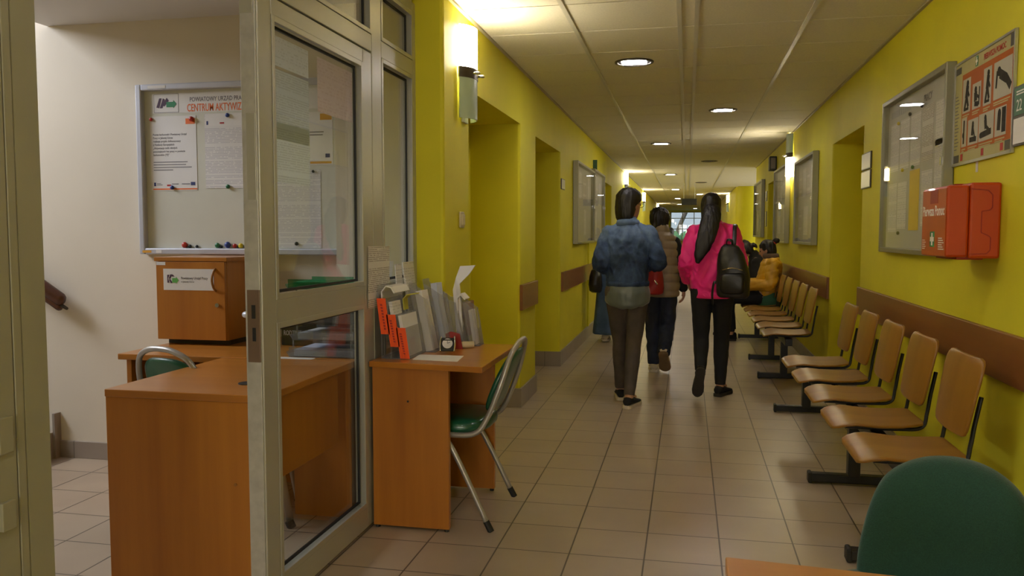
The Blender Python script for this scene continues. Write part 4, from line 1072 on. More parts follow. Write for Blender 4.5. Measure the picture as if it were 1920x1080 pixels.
for i, (xa, xb, za, zt) in enumerate(tiers):
    P = Panel((0, ya - .0012, 0), (1, 0, 0), (0, 0, 1), (0, -1, 0), t)
    lab = P.poly('end_label', 'orange_label', [(xa + .018, za), (xb + .020, za), (xb - .000, zt), (xa - .002, zt)], .0, .001, label='fluorescent orange label')
    P.polys('label_print', 'ink_red', [[(xa + .014 + .02 * (1 - k / 9) , za + .02 + k * (zt - za - .04) / 9), (xa + .024 + .018 * (1 - k / 9), za + .02 + k * (zt - za - .04) / 9), (xa + .022 + .018 * (1 - k / 9), za + .02 + (k + .6) * (zt - za - .04) / 9), (xa + .012 + .02 * (1 - k / 9), za + .02 + (k + .6) * (zt - za - .04) / 9)] for k in range(9)], .0011, parent=lab)
def leaflet(name, pts_xz, y0_, y1_, m, label, th=.012, group=None):
    """a bundle of leaflets whose side profile (x,z) is given, spread along the desk from y0 to y1"""
    prof = [Vector((x, 0, z)) for x, z in pts_xz]
    b = B(); n = len(prof); rs = []
    up, lo = [], []
    for i, p in enumerate(prof):
        d = (prof[min(n - 1, i + 1)] - prof[max(0, i - 1)]).normalized(); nrm = Vector((-d.z, 0, d.x))
        up.append(p + nrm * th / 2); lo.append(p - nrm * th / 2)
    b.prism([(p.x, y0_, p.z) for p in up + lo[::-1]], (0, y1_ - y0_, 0))
    c = Vector((prof[0].x, (y0_ + y1_) / 2, prof[0].z))
    o = link(name, b.mesh(name, Matrix.Translation(-c)), m); o.location = c; WORLD[o.name] = Matrix.Translation(c)
    return tag(o, label, 'leaflets', group)
leaflet('leaflet_bundle', [(-1.312, .868), (-1.330, .97), (-1.335, 1.05), (-1.315, 1.075), (-1.290, 1.07), (-1.275, 1.045)], 3.485, 3.69, 'paper', 'white leaflets curling forward from the top step of the orange-labelled stand', .006)
leaflet('leaflet_bundle', [(-1.266, .812), (-1.296, 1.005)], 3.49, 3.60, 'print4', 'white leaflets with fine print on the middle step of the orange-labelled stand', .016)
leaflet('leaflet_bundle', [(-1.221, .760), (-1.250, .945)], 3.485, 3.69, 'paper', 'white leaflets on the lowest step of the orange-labelled stand', .016)
leaflet('leaflet_bundle', [(-1.270, .96), (-1.275, 1.01), (-1.255, 1.03), (-1.215, 1.035)], 3.60, 3.66, 'paper_lime', 'lime green leaflet folding out above the middle step', .004)
# notice sleeve standing at the partition post
o = sheet(Panel((XP + .003, 3.40, .98), (0, 1, 0), (0, 0, 1), (1, 0, 0), None), .0, .0, .265, .275, 'print2', 'printed notice in a clear sleeve leaning on the partition post behind the brochure stand', name='sleeve_notice', rot=R(-1))
# single tall clear holders
def tall_holder(xa, xb, y0_, y1_, zt, lean, label):
    t = thing('leaflet_holder', label, 'leaflet holder', ((xa + xb) / 2, (y0_ + y1_) / 2, ZD))
    b = B()
    b.prism([(xa, y0_, ZD), (xa + .003, y0_, ZD), (xa + .003 - lean, y0_, zt), (xa - lean, y0_, zt)], (0, y1_ - y0_, 0)); b.build('back_plate', 'acrylic', t)
    b = B(); h = (zt - ZD)
    # front plate with a rounded thumb cut-out
    n = 12; ym = (y0_ + y1_) / 2; r = (y1_ - y0_) * .28
    top = ZD + h * .78; bot = ZD + h * .35
    fx = lambda z: xb - lean * (z - ZD) / h
    pts = [(y0_, ZD), (y1_, ZD), (y1_, top), (ym + r, top)] + [(ym + r * math.cos(a), bot + r - r * math.sin(a)) for a in [PI * k / n for k in range(n + 1)]] + [(ym - r, top), (y0_, top)]
    b.prism([(fx(z), y, z) for y, z in pts], (.003, 0, 0)); b.build('front_plate', 'acrylic', t)
    b = B()
    for y in (y0_, y1_ - .003): b.prism([(xa, y, ZD), (xb, y, ZD), (fx(top), y, top), (xa - lean * .95, y, zt - h * .05)], (0, .003, 0))
    b.box(xa, xb, y0_, y1_, ZD, ZD + .003); b.build('side_plate', 'acrylic', t)
    return t
tall_holder(-1.225, -1.155, 3.705, 3.815, 1.075, .06, 'tall clear leaflet holder nearest the orange-labelled stand')
leaflet('leaflet_bundle', [(-1.185, .757), (-1.240, 1.04)], 3.715, 3.805, 'paper', 'stack of plain white leaflets in the tall clear holder nearest the orange labels', .035)
tall_holder(-1.195, -1.115, 3.825, 3.925, 1.09, .06, 'tall clear leaflet holder, second from the orange-labelled stand')
leaflet('leaflet_bundle', [(-1.150, .757), (-1.190, .97), (-1.200, 1.07)], 3.832, 3.918, 'paper_blue', 'greyish leaflets in the second tall clear holder', .03)
tall_holder(-1.165, -1.075, 3.935, 4.045, 1.03, .06, 'tall clear leaflet holder at the far end of the corridor desk')
b = B(); b.prism([(-1.118, 3.965, .757), (-1.085, 3.965, .757), (-1.108, 3.965, 1.06), (-1.060, 3.972, 1.108), (-1.030, 3.980, 1.153), (-1.108, 3.980, 1.148), (-1.128, 3.972, 1.09), (-1.142, 3.965, 1.03)], (0, .012, 0)); c_ = Vector((-1.1, 3.97, .757))
o = link('leaflet_bundle', b.mesh('leaflet_bundle', Matrix.Translation(-c_)), 'paper'); o.location = c_; WORLD[o.name] = Matrix.Translation(c_); tag(o, 'bent white leaflets sticking up and out of the farthest clear holder', 'leaflets')
leaflet('leaflet_bundle', [(-1.085, .757), (-1.115, .90), (-1.115, .99), (-1.095, 1.01), (-1.072, .985)], 3.94, 4.02, 'paper', 'white leaflets curling over the front of the farthest clear holder', .010)
tall_holder(-1.055, -1.005, 3.955, 4.05, .99, .04, 'small clear leaflet holder at the desk end by the yellow wall')
leaflet('leaflet_bundle', [(-1.03, .757), (-1.055, .93)], 3.962, 4.04, 'paper', 'white leaflets in the small clear holder by the yellow wall', .014)
leaflet('leaflet_bundle', [(-1.325, .757), (-1.350, 1.165)], 3.705, 3.79, 'print4', 'white leaflet with an ornament standing behind the tall holders, left of a pair', .004)
leaflet('leaflet_bundle', [(-1.300, .76), (-1.345, 1.172)], 3.795, 3.95, 'print4', 'white leaflet standing upright behind the tall holders, right of a pair', .004)
leaflet('leaflet_bundle', [(-1.27, .76), (-1.305, 1.10)], 3.72, 3.80, 'print4', 'short white printed leaflet in front of the two tall upright ones', .004)

# clock, tape roll, card, sheet
t = thing('travel_clock', 'small folding alarm clock with white dial and silver side rims on the corridor desk', 'clock', (-1.095, 3.71, ZD), R(10))
tl = Matrix.Rotation(R(-24), 4, 'X')
def cl(b, name, m, bev=.0, par=None, smooth=False):
    b.xf(Matrix.Translation((0, -.012, .008)) @ tl); return b.build(name, m, par or t, bev, smooth, world=False)
b = B(); b.box(-.030, .030, -.008, .008, 0, .066); body = cl(b, 'body', 'blackpl', .006)
for s in (-1, 1):
    b = B(); b.tube([(s * .031, -.004, -.004), (s * .035, -.008, .03), (s * .031, -.004, .070)], [(.0045, .009)] * 3, 10, ref=(1, 0, 0), smooth=4); cl(b, 'side_rim', 'chrome', smooth=True)
b = B(); b.cyl((0, -.0082, .036), (0, -.0105, .036), .024, 28); cl(b, 'dial', 'clockdial')
b = B(); b.prism([(-.001, -.0115, .036), (.001, -.0115, .036), (.001, -.0115, .054), (-.001, -.0115, .054)], (0, -.0005, 0)); cl(b, 'hand', 'ink')
b = B(); b.prism([(0, -.0115, .035), (0, -.0115, .037), (.012, -.0115, .042), (.013, -.0115, .040)], (0, -.0005, 0)); cl(b, 'hand', 'ink')
b = B(); b.box(-.028, .028, .020, .024, 0, .058, Matrix.Rotation(R(22), 4, 'X')); b.build('rear_stand', 'blackpl', t, world=False)
t = thing('cream_roll', 'short cream coloured roll lying beside the clock', 'roll', (-1.06, 3.88, ZD + .016), R(0))
b = B(); b.cyl((-1.085, 3.868, ZD + .016), (-1.020, 3.905, ZD + .016), .016, 24); b.build('paper_roll', 'cream_roll', t)
b = B(); b.cyl((-1.0195, 3.9053, ZD + .016), (-1.0185, 3.9058, ZD + .016), .008, 18); b.build('core', 'collar', t)
t = thing('red_card', 'dull red card standing behind the clock', 'card', (-1.13, 3.80, ZD))
b = B(); b.prism([(-1.175, 3.835, ZD), (-1.055, 3.835, ZD), (-1.075, 3.85, .825), (-1.12, 3.85, .835), (-1.165, 3.85, .815)], (0, .0015, 0)); b.build('card', 'redpl_d', t)
t = thing('blank_sheet', 'blank white sheet lying on the corridor desk in front of the clock', 'paper', (-1.09, 3.55, ZD))
b = B(); b.prism([(-1.186, 3.470, ZD), (-.975, 3.452, ZD), (-.993, 3.62, ZD), (-1.205, 3.62, ZD)], (0, 0, .0015)); b.build('sheet', 'paper', t)

# ================================================================= waiting benches
def seat_shape():
    b = B(); n = 14; rs = []
    # profile along depth: x from front (.0) to back (.40); waterfall front
    prof = [(.0, -.030), (.004, -.022), (.025, -.013), (.060, -.003), (.10, .002), (.20, -.006), (.30, -.004), (.385, .006), (.40, .008)]
    half = [.150, .186, .208, .218, .220, .214, .200, .176, .150]
    th = .011
    top = [[Vector((x, h * f, z)) for f in [k / 8 for k in range(-8, 9)]] for (x, z), h in zip(prof, half)]
    return top, th
def slab(grid, offs):
    """closed sheet: grid of points and the same grid moved by offs"""
    b = B(); n, m = len(grid), len(grid[0])
    A = [[b.bm.verts.new(p) for p in r] for r in grid]
    C = [[b.bm.verts.new(p + (offs(p) if callable(offs) else offs)) for p in r] for r in grid]
    for i in range(n - 1):
        for j in range(m - 1):
            b.bm.faces.new([A[i][j], A[i + 1][j], A[i + 1][j + 1], A[i][j + 1]])
            b.bm.faces.new([C[i][j], C[i][j + 1], C[i + 1][j + 1], C[i + 1][j]])
    for i in range(n - 1):
        b.bm.faces.new([A[i][0], C[i][0], C[i + 1][0], A[i + 1][0]]); b.bm.faces.new([A[i][-1], A[i + 1][-1], C[i + 1][-1], C[i][-1]])
    for j in range(m - 1):
        b.bm.faces.new([A[0][j], A[0][j + 1], C[0][j + 1], C[0][j]]); b.bm.faces.new([A[-1][j], C[-1][j], C[-1][j + 1], A[-1][j + 1]])
    return b
top, th = seat_shape()
b = slab(top, Vector((0, 0, -th))); SEAT = b.mesh('seat'); SEAT.materials.append(M['ply'])
bg = []
for v, h in [(-.01, .155), (.0, .180), (.02, .194), (.08, .204), (.15, .212), (.22, .218), (.255, .216), (.275, .206), (.288, .188), (.294, .155)]:
    row = []
    for k in range(-8, 9):
        y = h * k / 8
        row.append(Vector((-.020 + .050 * (v / .294) + .007 * max(0, (v - .2) / .094) ** 2 - .012 * (1 - (k / 8) ** 2), y, v)))
    bg.append(row)
b = slab(bg, Vector((.011, 0, 0))); BACK = b.mesh('backrest'); BACK.materials.append(M['plyback'])
def tube_frame():
    b = B()
    for s in (-1, 1):
        y = s * .165
        b.tube([(.06, y, -.024), (.30, y, -.026), (.385, y, -.012), (.404, y * .98, .05), (.416, y * .98, .13), (.436, y * .98, .24)], [(.011, .008)] * 6, 10, ref=(0, 1, 0), smooth=6)
    b.tube([(.20, -.165, -.034), (.20, .165, -.034)], .010, 8)
    return b.mesh('seat_frame')
FRAME = tube_frame(); FRAME.materials.append(M['black'])
for me in (SEAT, BACK, FRAME):
    for p in me.polygons: p.use_smooth = True
def part(name, me, parent, loc):
    o = bpy.data.objects.new(name, me); COL.objects.link(o); o.parent = parent; o.location = loc
    if me is not FRAME:
        bv = o.modifiers.new('bevel', 'BEVEL'); bv.width = .003; bv.segments = 2; bv.limit_method = 'ANGLE'; bv.angle_limit = R(50)
    return o
def bench(y_first, n, pitch, feet, label):
    t = thing('waiting_bench', label, 'bench', (.66, y_first, 0))
    for k in range(n):
        part('seat', SEAT, t, (0, k * pitch, .452)); part('backrest', BACK, t, (.392, k * pitch, .545)); part('seat_frame', FRAME, t, (0, k * pitch, .452))
    b = B(); b.box(.175, .235, -.20, (n - 1) * pitch + .20, .345, .405); b.build('beam', 'black', t, world=False, bevel=.003)
    for fy in feet:
        y = fy - y_first
        b = B(); b.box(.175, .235, y - .03, y + .03, .04, .345); lg = b.build('leg', 'black', t, world=False, bevel=.003)
        b = B(); b.box(-.012, .50, y - .028, y + .028, .008, .052); b.build('foot_bar', 'black', lg, world=False, bevel=.006)
        for x in (-.022, .50): 
            b = B(); b.box(x, x + .022, y - .032, y + .032, 0, .058); b.build('foot_cap', 'blackpl', lg, world=False, bevel=.008)
    return t
bench(3.555, 5, .585, (3.45, 4.53, 6.30), 'row of five joined plywood seats on black frames, nearest along the right wall')
bench(7.60, 7, .58, (7.75, 8.88, 10.68), 'farther row of joined plywood seats along the right wall where two people sit')

# ================================================================= table and swivel chair in front
t = thing('front_table', 'orange-brown laminate table corner at the bottom edge, nearest the viewer', 'table', (.7, 1.1, 0))
b = B(); b.prism([(.072, 1.45, .722), (1.10, 1.36, .722), (1.10, .72, .722), (.072, .72, .722)], (0, 0, .028)); b.build('table_top', 'tabletop', t, .003)
for x, y in ((.13, 1.38), (.13, .78), (1.04, 1.30), (1.04, .78)):
    b = B(); b.box(x - .025, x + .025, y - .025, y + .025, 0, .722); b.build('leg', 'grey_tube', t, .003)
t = thing('swivel_chair', 'dark green upholstered office chair in front of the benches, only its back showing', 'chair', (.605, 2.055, 0), R(-30))
# back cushion facing -y (towards the viewer), local coordinates: half widths up the back
HP = [(.365, .05), (.370, .10), (.385, .145), (.42, .175), (.50, .190), (.57, .188), (.66, .174), (.70, .161), (.728, .147), (.752, .118), (.768, .088), (.779, .055), (.784, .02)]
b = B(); rs = []
oz = [(w_, z) for z, w_ in HP] + [(-w_, z) for z, w_ in HP[::-1]]
for f, d in ((.80, .040), (.96, .032), (1.0, .012), (.985, -.012), (.93, -.026), (.78, -.034), (.5, -.038), (.2, -.039)):
    rs.append([Vector((x * f, d - .035 * (x * f / .19) ** 2 + .25 * (.58 + (z - .58) * f - .6), .58 + (z - .58) * f)) for x, z in oz])
b.rings(rs); o = b.build('backrest', 'greenfab', t, world=False, smooth=True)
sd = o.modifiers.new('sub', 'SUBSURF'); sd.levels = sd.render_levels = 2
b = B(); rs = []
for f, z in ((.9, .435), (.99, .44), (1, .46), (.97, .485), (.85, .498), (.4, .503)):
    rs.append([Vector((.235 * f * math.copysign(abs(math.cos(q)) ** .6, math.cos(q)), -.20 + .225 * f * math.copysign(abs(math.sin(q)) ** .6, math.sin(q)), z)) for q in [2 * PI * k / 40 for k in range(40)]])
b.rings(rs); b.build('seat', 'greenfab', t, world=False, smooth=True)
b = B(); b.tube([(0, .07, .52), (0, .085, .42), (0, .02, .405), (0, -.15, .41)], [(.03, .008)] * 4, 10, ref=(1, 0, 0), smooth=5); b.build('back_bracket', 'blackpl', t, world=False, smooth=True)
b = B(); b.cyl((0, -.19, .09), (0, -.19, .43), .026, 16); b.build('column', 'blackpl', t, world=False, smooth=True)
for k in range(5):
    a = 2 * PI * k / 5 + .3
    b = B(); b.tube([(0, -.19, .10), (.26 * math.cos(a), -.19 + .26 * math.sin(a), .07)], [(.025, .02), (.016, .012)], 10); sp = b.build('base_arm', 'blackpl', t, world=False, smooth=True)
    b = B(); b.cyl((.262 * math.cos(a) - .01 * math.sin(a), -.19 + .262 * math.sin(a) + .01 * math.cos(a), .027), (.262 * math.cos(a) + .01 * math.sin(a), -.19 + .262 * math.sin(a) - .01 * math.cos(a), .027), .027, 18); b.build('caster', 'blackpl', sp, world=False)
# ================================================================= people
def head_shape(b, c, H=1.0, yaw=0.0, pitch=0.0, ears=True):
    """c = chin height point on the neck axis; face towards +y"""
    rs = []
    for z, rx, ry, cy in ((.000, .022, .022, .052), (.012, .036, .034, .042), (.030, .050, .056, .026), (.055, .062, .078, .010), (.085, .069, .088, .002), (.115, .073, .093, -.002), (.145, .074, .096, -.005), (.175, .069, .090, -.007), (.200, .055, .072, -.009), (.217, .034, .045, -.010), (.225, .012, .016, -.010)):
        rs.append([Vector((rx * math.cos(2 * PI * k / 20), cy + ry * math.sin(2 * PI * k / 20), z)) for k in range(20)])
    h = B(); h.rings(rs)
    h.limb([(0, .088, .118), (0, .106, .082), (0, .100, .070)], [.008, .012, .010], smooth=2, seg=8)      # nose
    h.limb([(-.038, .080, .122), (0, .090, .126), (.038, .080, .122)], [.007, .009, .007], smooth=2, seg=8)  # brow
    h.limb([(-.018, .080, .045), (.018, .080, .045)], [.008, .008], smooth=1, seg=8)
    for s in (-1, 1): h.ball((s * .074, -.008, .098), (.010, .020, .032), 10)
    mtx = Matrix.Translation(c) @ Matrix.Rotation(yaw, 4, 'Z') @ Matrix.Rotation(pitch, 4, 'X') @ Matrix.Diagonal((H, H, H, 1))
    h.xf(mtx); tmp = h.mesh('tmp'); b.bm.from_mesh(tmp); bpy.data.meshes.remove(tmp)
    return mtx

def hand_shape(b, wrist, fore, palm_n, side, curl=.5, L=.175):
    """palm and five fingers: fore = direction fingers point, palm_n = palm normal, side = direction of the thumb"""
    w = Vector(wrist); f = Vector(fore).normalized(); n = Vector(palm_n); n = (n - n.dot(f) * f).normalized(); s = Vector(side); s = (s - s.dot(f) * f - s.dot(n) * n).normalized()
    b.limb([w, w + f * .03, w + f * .075], [(.026, .019), (.036, .016), (.038, .014)], ref=s, seg=12, smooth=2)
    for k, (o, ln) in enumerate(((.030, .072), (.010, .082), (-.010, .077), (-.029, .060))):
        p = w + f * (.082 - abs(o) * .15) + s * o
        d = f.copy(); pts = [p]; 
        for j, q in enumerate((.45, .32, .25)):
            a = curl * (.7, 1.0, .8)[j] * (1 + .12 * k)
            d = (d * math.cos(a) + n * math.sin(a)).normalized(); pts.append(pts[-1] + d * ln * q)
        b.limb(pts, [.0092, .0088, .0082, .0070], seg=8, smooth=2)
    p = w + f * .025 + s * .028
    d = (f * .65 + s * .75 + n * .25).normalized(); d2 = (f * .9 + s * .2 + n * .45).normalized()
    b.limb([p, p + d * .038, p + d * .038 + d2 * .030, p + d * .038 + d2 * .052], [.0125, .0105, .0095, .0078], seg=8, smooth=2)

def body(t, J, vox=.0065):
    """one continuous body: torso, head, arms, hands, legs from joint positions"""
    b = B()
    hp, ch, sh, nk = J['hip'], J['chest'], J['shoulder'], J['neck']
    V = Vector
    b.limb([V(hp) + V((0, 0, -.06)), hp, V(hp).lerp(V(ch), .5), ch, V(ch).lerp(V(sh), .7), V(sh)], [(.09, .07), (.132, .092), (.118, .088), (.13, .092), (.130, .078), (.085, .055)], ref=(1, 0, 0), seg=20, smooth=3)
    b.limb([V(sh) + V((0, -.01, -.03)), nk, V(nk) + (V(J['chin']) - V(nk)) * 1.0 + V((0, -.01, .05))], [.060, .050, .050], seg=14, smooth=2)
    hm = head_shape(b, J['chin'], J.get('hs', 1.0), J.get('yaw', 0), J.get('pitch', 0))
    for s in 'LR':
        S, E_, W = J['S' + s], J['E' + s], J['W' + s]
        b.limb([V(sh) * .5 + V(S) * .5, S, V(S).lerp(V(E_), .5), E_, V(E_).lerp(V(W), .4), W], [.045, .048, .042, .036, .034, .024], seg=12, smooth=3)
        fd = V(W) - V(E_)
        hf = J.get('F' + s, fd); hand_shape(b, W, hf, J.get('N' + s, (1, 0, 0) if s == 'L' else (-1, 0, 0)), J.get('T' + s, (0, 1, 0)), J.get('curl', .45))
        Hh, K, A = J['H' + s], J['K' + s], J['A' + s]
        b.limb([V(Hh) + V((0, 0, .03)), Hh, V(Hh).lerp(V(K), .5), K, V(K).lerp(V(A), .35), A], [.075, .082, .068, .050, .050, .034], seg=14, smooth=3)
        toe = V(J['O' + s]); b.limb([A, V(A) * .6 + toe * .4 + V((0, .004, .006)), V(A) * .35 + toe * .65 + V((0, .012, .012))], [.030, .024, .016], seg=10, smooth=2)
    o = fuse(b, 'body', 'skin', t, vox, 3)
    for s in (-1, 1):
        e = B(); e.ball((0, 0, 0), .0125, 12); e.xf(hm @ Matrix.Translation((s * .031, .076, .104))); e.build('eye', 'eye', o, world=False, smooth=True)
    e = B(); e.limb([(-.020, .079, .044), (0, .0885, .046), (.020, .079, .044)], [.0045, .0065, .0045], smooth=3, seg=8); e.xf(hm); e.build('mouth', 'lip', o, world=False, smooth=True)
    return hm

def shoe(t, A, toe, mu, ms, name='shoe', up=(0, 0, 1), L=.255, h=.075, wd=1.0):
    """A = ankle, toe = toe tip on the sole plane"""
    A, toe, up = Vector(A), Vector(toe), Vector(up)
    heel = None
    f = toe - A; 
    f = (f - f.dot(up) * up); f.normalize(); s = f.cross(up).normalized(); up = s.cross(f)
    L = (toe - A).dot(f) + .066
    heel = toe - f * L
    def ring(u, w, z0, z1, n=16):
        o = []
        for k in range(n):
            a = 2 * PI * k / n
            o.append(heel + f * (u * L) + s * (w * wd * math.cos(a)) + up * (z0 + (z1 - z0) * (.5 + .5 * math.sin(a)) ** .8))
        return o
    b = B(); b.rings([ring(u, w, .018, z) for u, w, z in ((.015, .018, .060), (.05, .030, .080), (.15, .034, .088), (.27, .034, .092), (.40, .036, .085), (.55, .041, .066), (.72, .044, .054), (.86, .039, .046), (.95, .026, .040), (.99, .010, .034))])
    o = b.build(name, mu, t, world=False, smooth=True)
    b = B(); rs = []; 
    outl = [(0.0, .012), (.02, .026), (.08, .036), (.25, .036), (.45, .036), (.62, .044), (.78, .046), (.90, .038), (.97, .022), (1.0, .008)]
    pl = [heel + f * (u * L) + s * w * wd for u, w in outl] + [heel + f * (u * L) - s * w * wd for u, w in outl[::-1]]
    b.rings([[p + up * z for p in pl] for z in (0, .003, .022, .026)]); b.build('sole', ms, o, world=False, bevel=.004)
    b = B(); b.rings([[A + up * dz + s * (r * math.cos(2 * PI * k / 16)) + f * (r * 1.15 * math.sin(2 * PI * k / 16)) for k in range(16)] for dz, r in ((-.028, .040), (-.012, .041), (-.008, .036), (-.028, .034))], cap=False, closed=True)
    b.build('shoe_collar', mu, o, world=False, smooth=True)
    return o

def folds(amp=.006, s1=7, s2=16, vert=.5):
    def f(p, n):
        q = Vector((p.x * s1, p.y * s1, p.z * s1 * vert))
        return amp * (noise.noise(q) + .5 * noise.noise(Vector((p.x * s2, p.y * s2, p.z * s2 * .8)) + Vector((5, 1, 2))))
    return f
def creases(amp=.010, s1=9, s2=22):
    def f(p, n):
        q = Vector((p.x * s1, p.y * s1, p.z * s1 * .75)); q += Vector((noise.noise(q * .7), 0, noise.noise(q * .7 + Vector((9, 0, 0))))) * .8
        r1 = 1 - 2.2 * abs(noise.noise(q)); r2 = 1 - 2.2 * abs(noise.noise(q * (s2 / s1) + Vector((3, 7, 1))))
        return amp * (.6 * r1 + .35 * r2 - .35)
    return f
def hairdisp(amp=.004):
    def f(p, n):
        a = math.atan2(p.y, p.x)
        return amp * noise.noise(Vector((p.x * 70, p.y * 70, p.z * 9))) + amp * .8 * noise.noise(p * 22)
    return f

def trousers(t, J, m, rh=.165, rt=.092, rk=.062, ra=.046, top=None, fold=.004, cuff=.0, name='trousers'):
    V = Vector; b = B(); hp = V(J['hip'])
    b.limb([hp + V((0, -.005, -.03)), hp + V((0, -.005, .05)), hp + V((0, 0, .12))], [(rh, .118), (rh * .97, .115), (rh * .88, .10)], ref=(1, 0, 0), seg=24, smooth=2)
    for s in 'LR':
        H_, K, A = V(J['H' + s]), V(J['K' + s]), V(J['A' + s])
        A2 = A + (K - A).normalized() * .008
        b.tube([H_ + V((0, -.01, .06)), H_ + V((0, -.008, 0)), H_.lerp(K, .5), K, K.lerp(A, .3), K.lerp(A, .7), A2 - (K - A).normalized() * cuff], [rt * .95, rt, rt * .84, rk, rk * .98, (rk + ra) / 2.1, ra], 18, ref=(1, 0, 0), smooth=4)
    return fuse(b, name, m, t, .008, 3, folds(fold, 14, 30, .9))

def seg_sleeve(b, S, E_, W, r0, r1, r2, cut=.02):
    V = Vector; S, E_, W = V(S), V(E_), V(W)
    b.limb([S, S.lerp(E_, .5), E_, E_.lerp(W, .5), W - (W - E_).normalized() * cut], [r0, (r0 + r1) / 2, r1, (r1 + r2) / 2, r2], seg=16, smooth=4)

# ---- person in the denim jacket (walking away, nearest on the left)
def denim_person():
    t = thing('person', 'person in washed blue denim jacket and brown-grey trousers walking away, dark bobbed hair', 'person', (-.445, 6.38, 0), R(2))
    J = dict(hip=(0, 0, .90), chest=(0, .015, 1.18), shoulder=(0, .0, 1.35), neck=(0, .01, 1.39), chin=(0.01, .035, 1.428), yaw=R(-42), hs=.98,
             SL=(-.145, 0, 1.305), EL=(-.205, -.06, 1.085), WL=(-.12, .13, 1.02), SR=(.150, 0, 1.305), ER=(.240, -.05, 1.095), WR=(.09, .15, 1.06),
             HL=(-.085, 0, .84), KL=(-.058, .10, .47), AL=(-.052, .14, .085), OL=(-.07, .32, .03), HR=(.080, 0, .84), KR=(.052, -.02, .47), AR=(.026, -.17, .085), OR=(.085, .02, .03),
             NL=(0, 0, -1), NR=(0, 0, -1), TL=(1, 0, 0), TR=(-1, 0, 0))
    hm = body(t, J)
    V = Vector
    trousers(t, J, 'taupe_jean', .148, .088, .060, .042, fold=.003)
    shoe(t, J['AL'], (-.07, .33, 0), 'blackcloth', 'sole_w'); shoe(t, J['AR'], (.090, .015, 0), 'blackcloth', 'sole_w')
    # satin shirt tail under the jacket
    b = B(); rs = []
    for z, rx, ry, cy in ((.757, .158, .122, -.01), (.78, .172, .134, -.01), (.86, .172, .136, -.008), (.94, .155, .12, 0), (1.02, .14, .11, 0)):
        rs.append([V((rx * math.cos(2 * PI * k / 28), cy + ry * math.sin(2 * PI * k / 28), z + (.018 * math.cos(4 * PI * k / 28) if z < .83 else 0))) for k in range(28)])
    b.rings(rs); fuse(b, 'shirt', 'shirt', t, .008, 2, folds(.006, 16, 30, .5))
    # jacket
    b = B()
    b.limb([(0, 0, .915), (0, 0, .945), (0, 0, 1.06), (0, 0, 1.17), (0, -.005, 1.255), (0, -.005, 1.32), (0, 0, 1.385)], [(.152, .120), (.158, .128), (.160, .128), (.172, .132), (.178, .122), (.145, .092), (.072, .070)], ref=(1, 0, 0), seg=28, smooth=3, flat=True)
    for s in 'LR': seg_sleeve(b, J['S' + s], J['E' + s], J['W' + s], .066, .060, .046)
    for sx in (-1, 1): b.limb([(sx * .05, 0, 1.362), (sx * .10, 0, 1.328), (sx * .145, 0, 1.292)], [.042, .052, .062], seg=14, smooth=2)
    jk = fuse(b, 'denim_jacket', 'denim_jk', t, .0075, 3, creases(.020, 8, 19))
    b = B(); b.rings([[V((r * math.cos(2 * PI * k / 24) * 1.1, -.002 + r * math.sin(2 * PI * k / 24), z - .012 * math.sin(2 * PI * k / 24))) for k in range(24)] for r, z in ((.068, 1.36), (.082, 1.365), (.084, 1.385), (.078, 1.408), (.066, 1.405), (.062, 1.38))], cap=False, closed=True)
    b.build('collar', 'denim_jk', jk, world=False, smooth=True)
    b = B(); b.rings([[V(((.154 + d) * math.cos(2 * PI * k / 40), (.122 + d) * math.sin(2 * PI * k / 40), z)) for k in range(40)] for d, z in ((.004, .908), (.010, .912), (.012, .942), (.006, .952), (-.006, .942), (-.006, .912))], cap=False, closed=True)
    b.build('waistband', 'denim_jk', jk, world=False, smooth=True)
    hair = B()
    rs = []
    for z, rx, ry, cy in ((-.035, .030, .022, -.055), (-.022, .062, .045, -.056), (.0, .078, .056, -.056), (.04, .084, .064, -.054), (.09, .088, .080, -.044), (.14, .093, .106, -.016), (.18, .088, .105, -.010), (.21, .072, .088, -.010), (.230, .046, .060, -.012), (.240, .016, .02, -.014)):
        rs.append([V((rx * math.cos(2 * PI * k / 28), cy + ry * math.sin(2 * PI * k / 28), z)) for k in range(28)])
    hair.rings(rs); hair.xf(hm); fuse(hair, 'hair', 'hair', t, .006, 2, hairdisp(.005))
    # glasses: temple arm and lens rims
    b = B()
    for s in (-1, 1):
        b.tube([(s * .078, -.01, .108), (s * .073, .05, .112), (s * .062, .088, .110)], .0022, 6)
        b.tube([(s * .034 + .026 * math.cos(2 * PI * k / 16), .096, .104 + .020 * math.sin(2 * PI * k / 16)) for k in range(16)], .002, 6, closed=True)
    b.tube([(-.010, .098, .108), (.010, .098, .108)], .002, 6)
    b.xf(hm); b.build('glasses', 'blackpl', t, world=False, smooth=True)
    return t
denim_person()

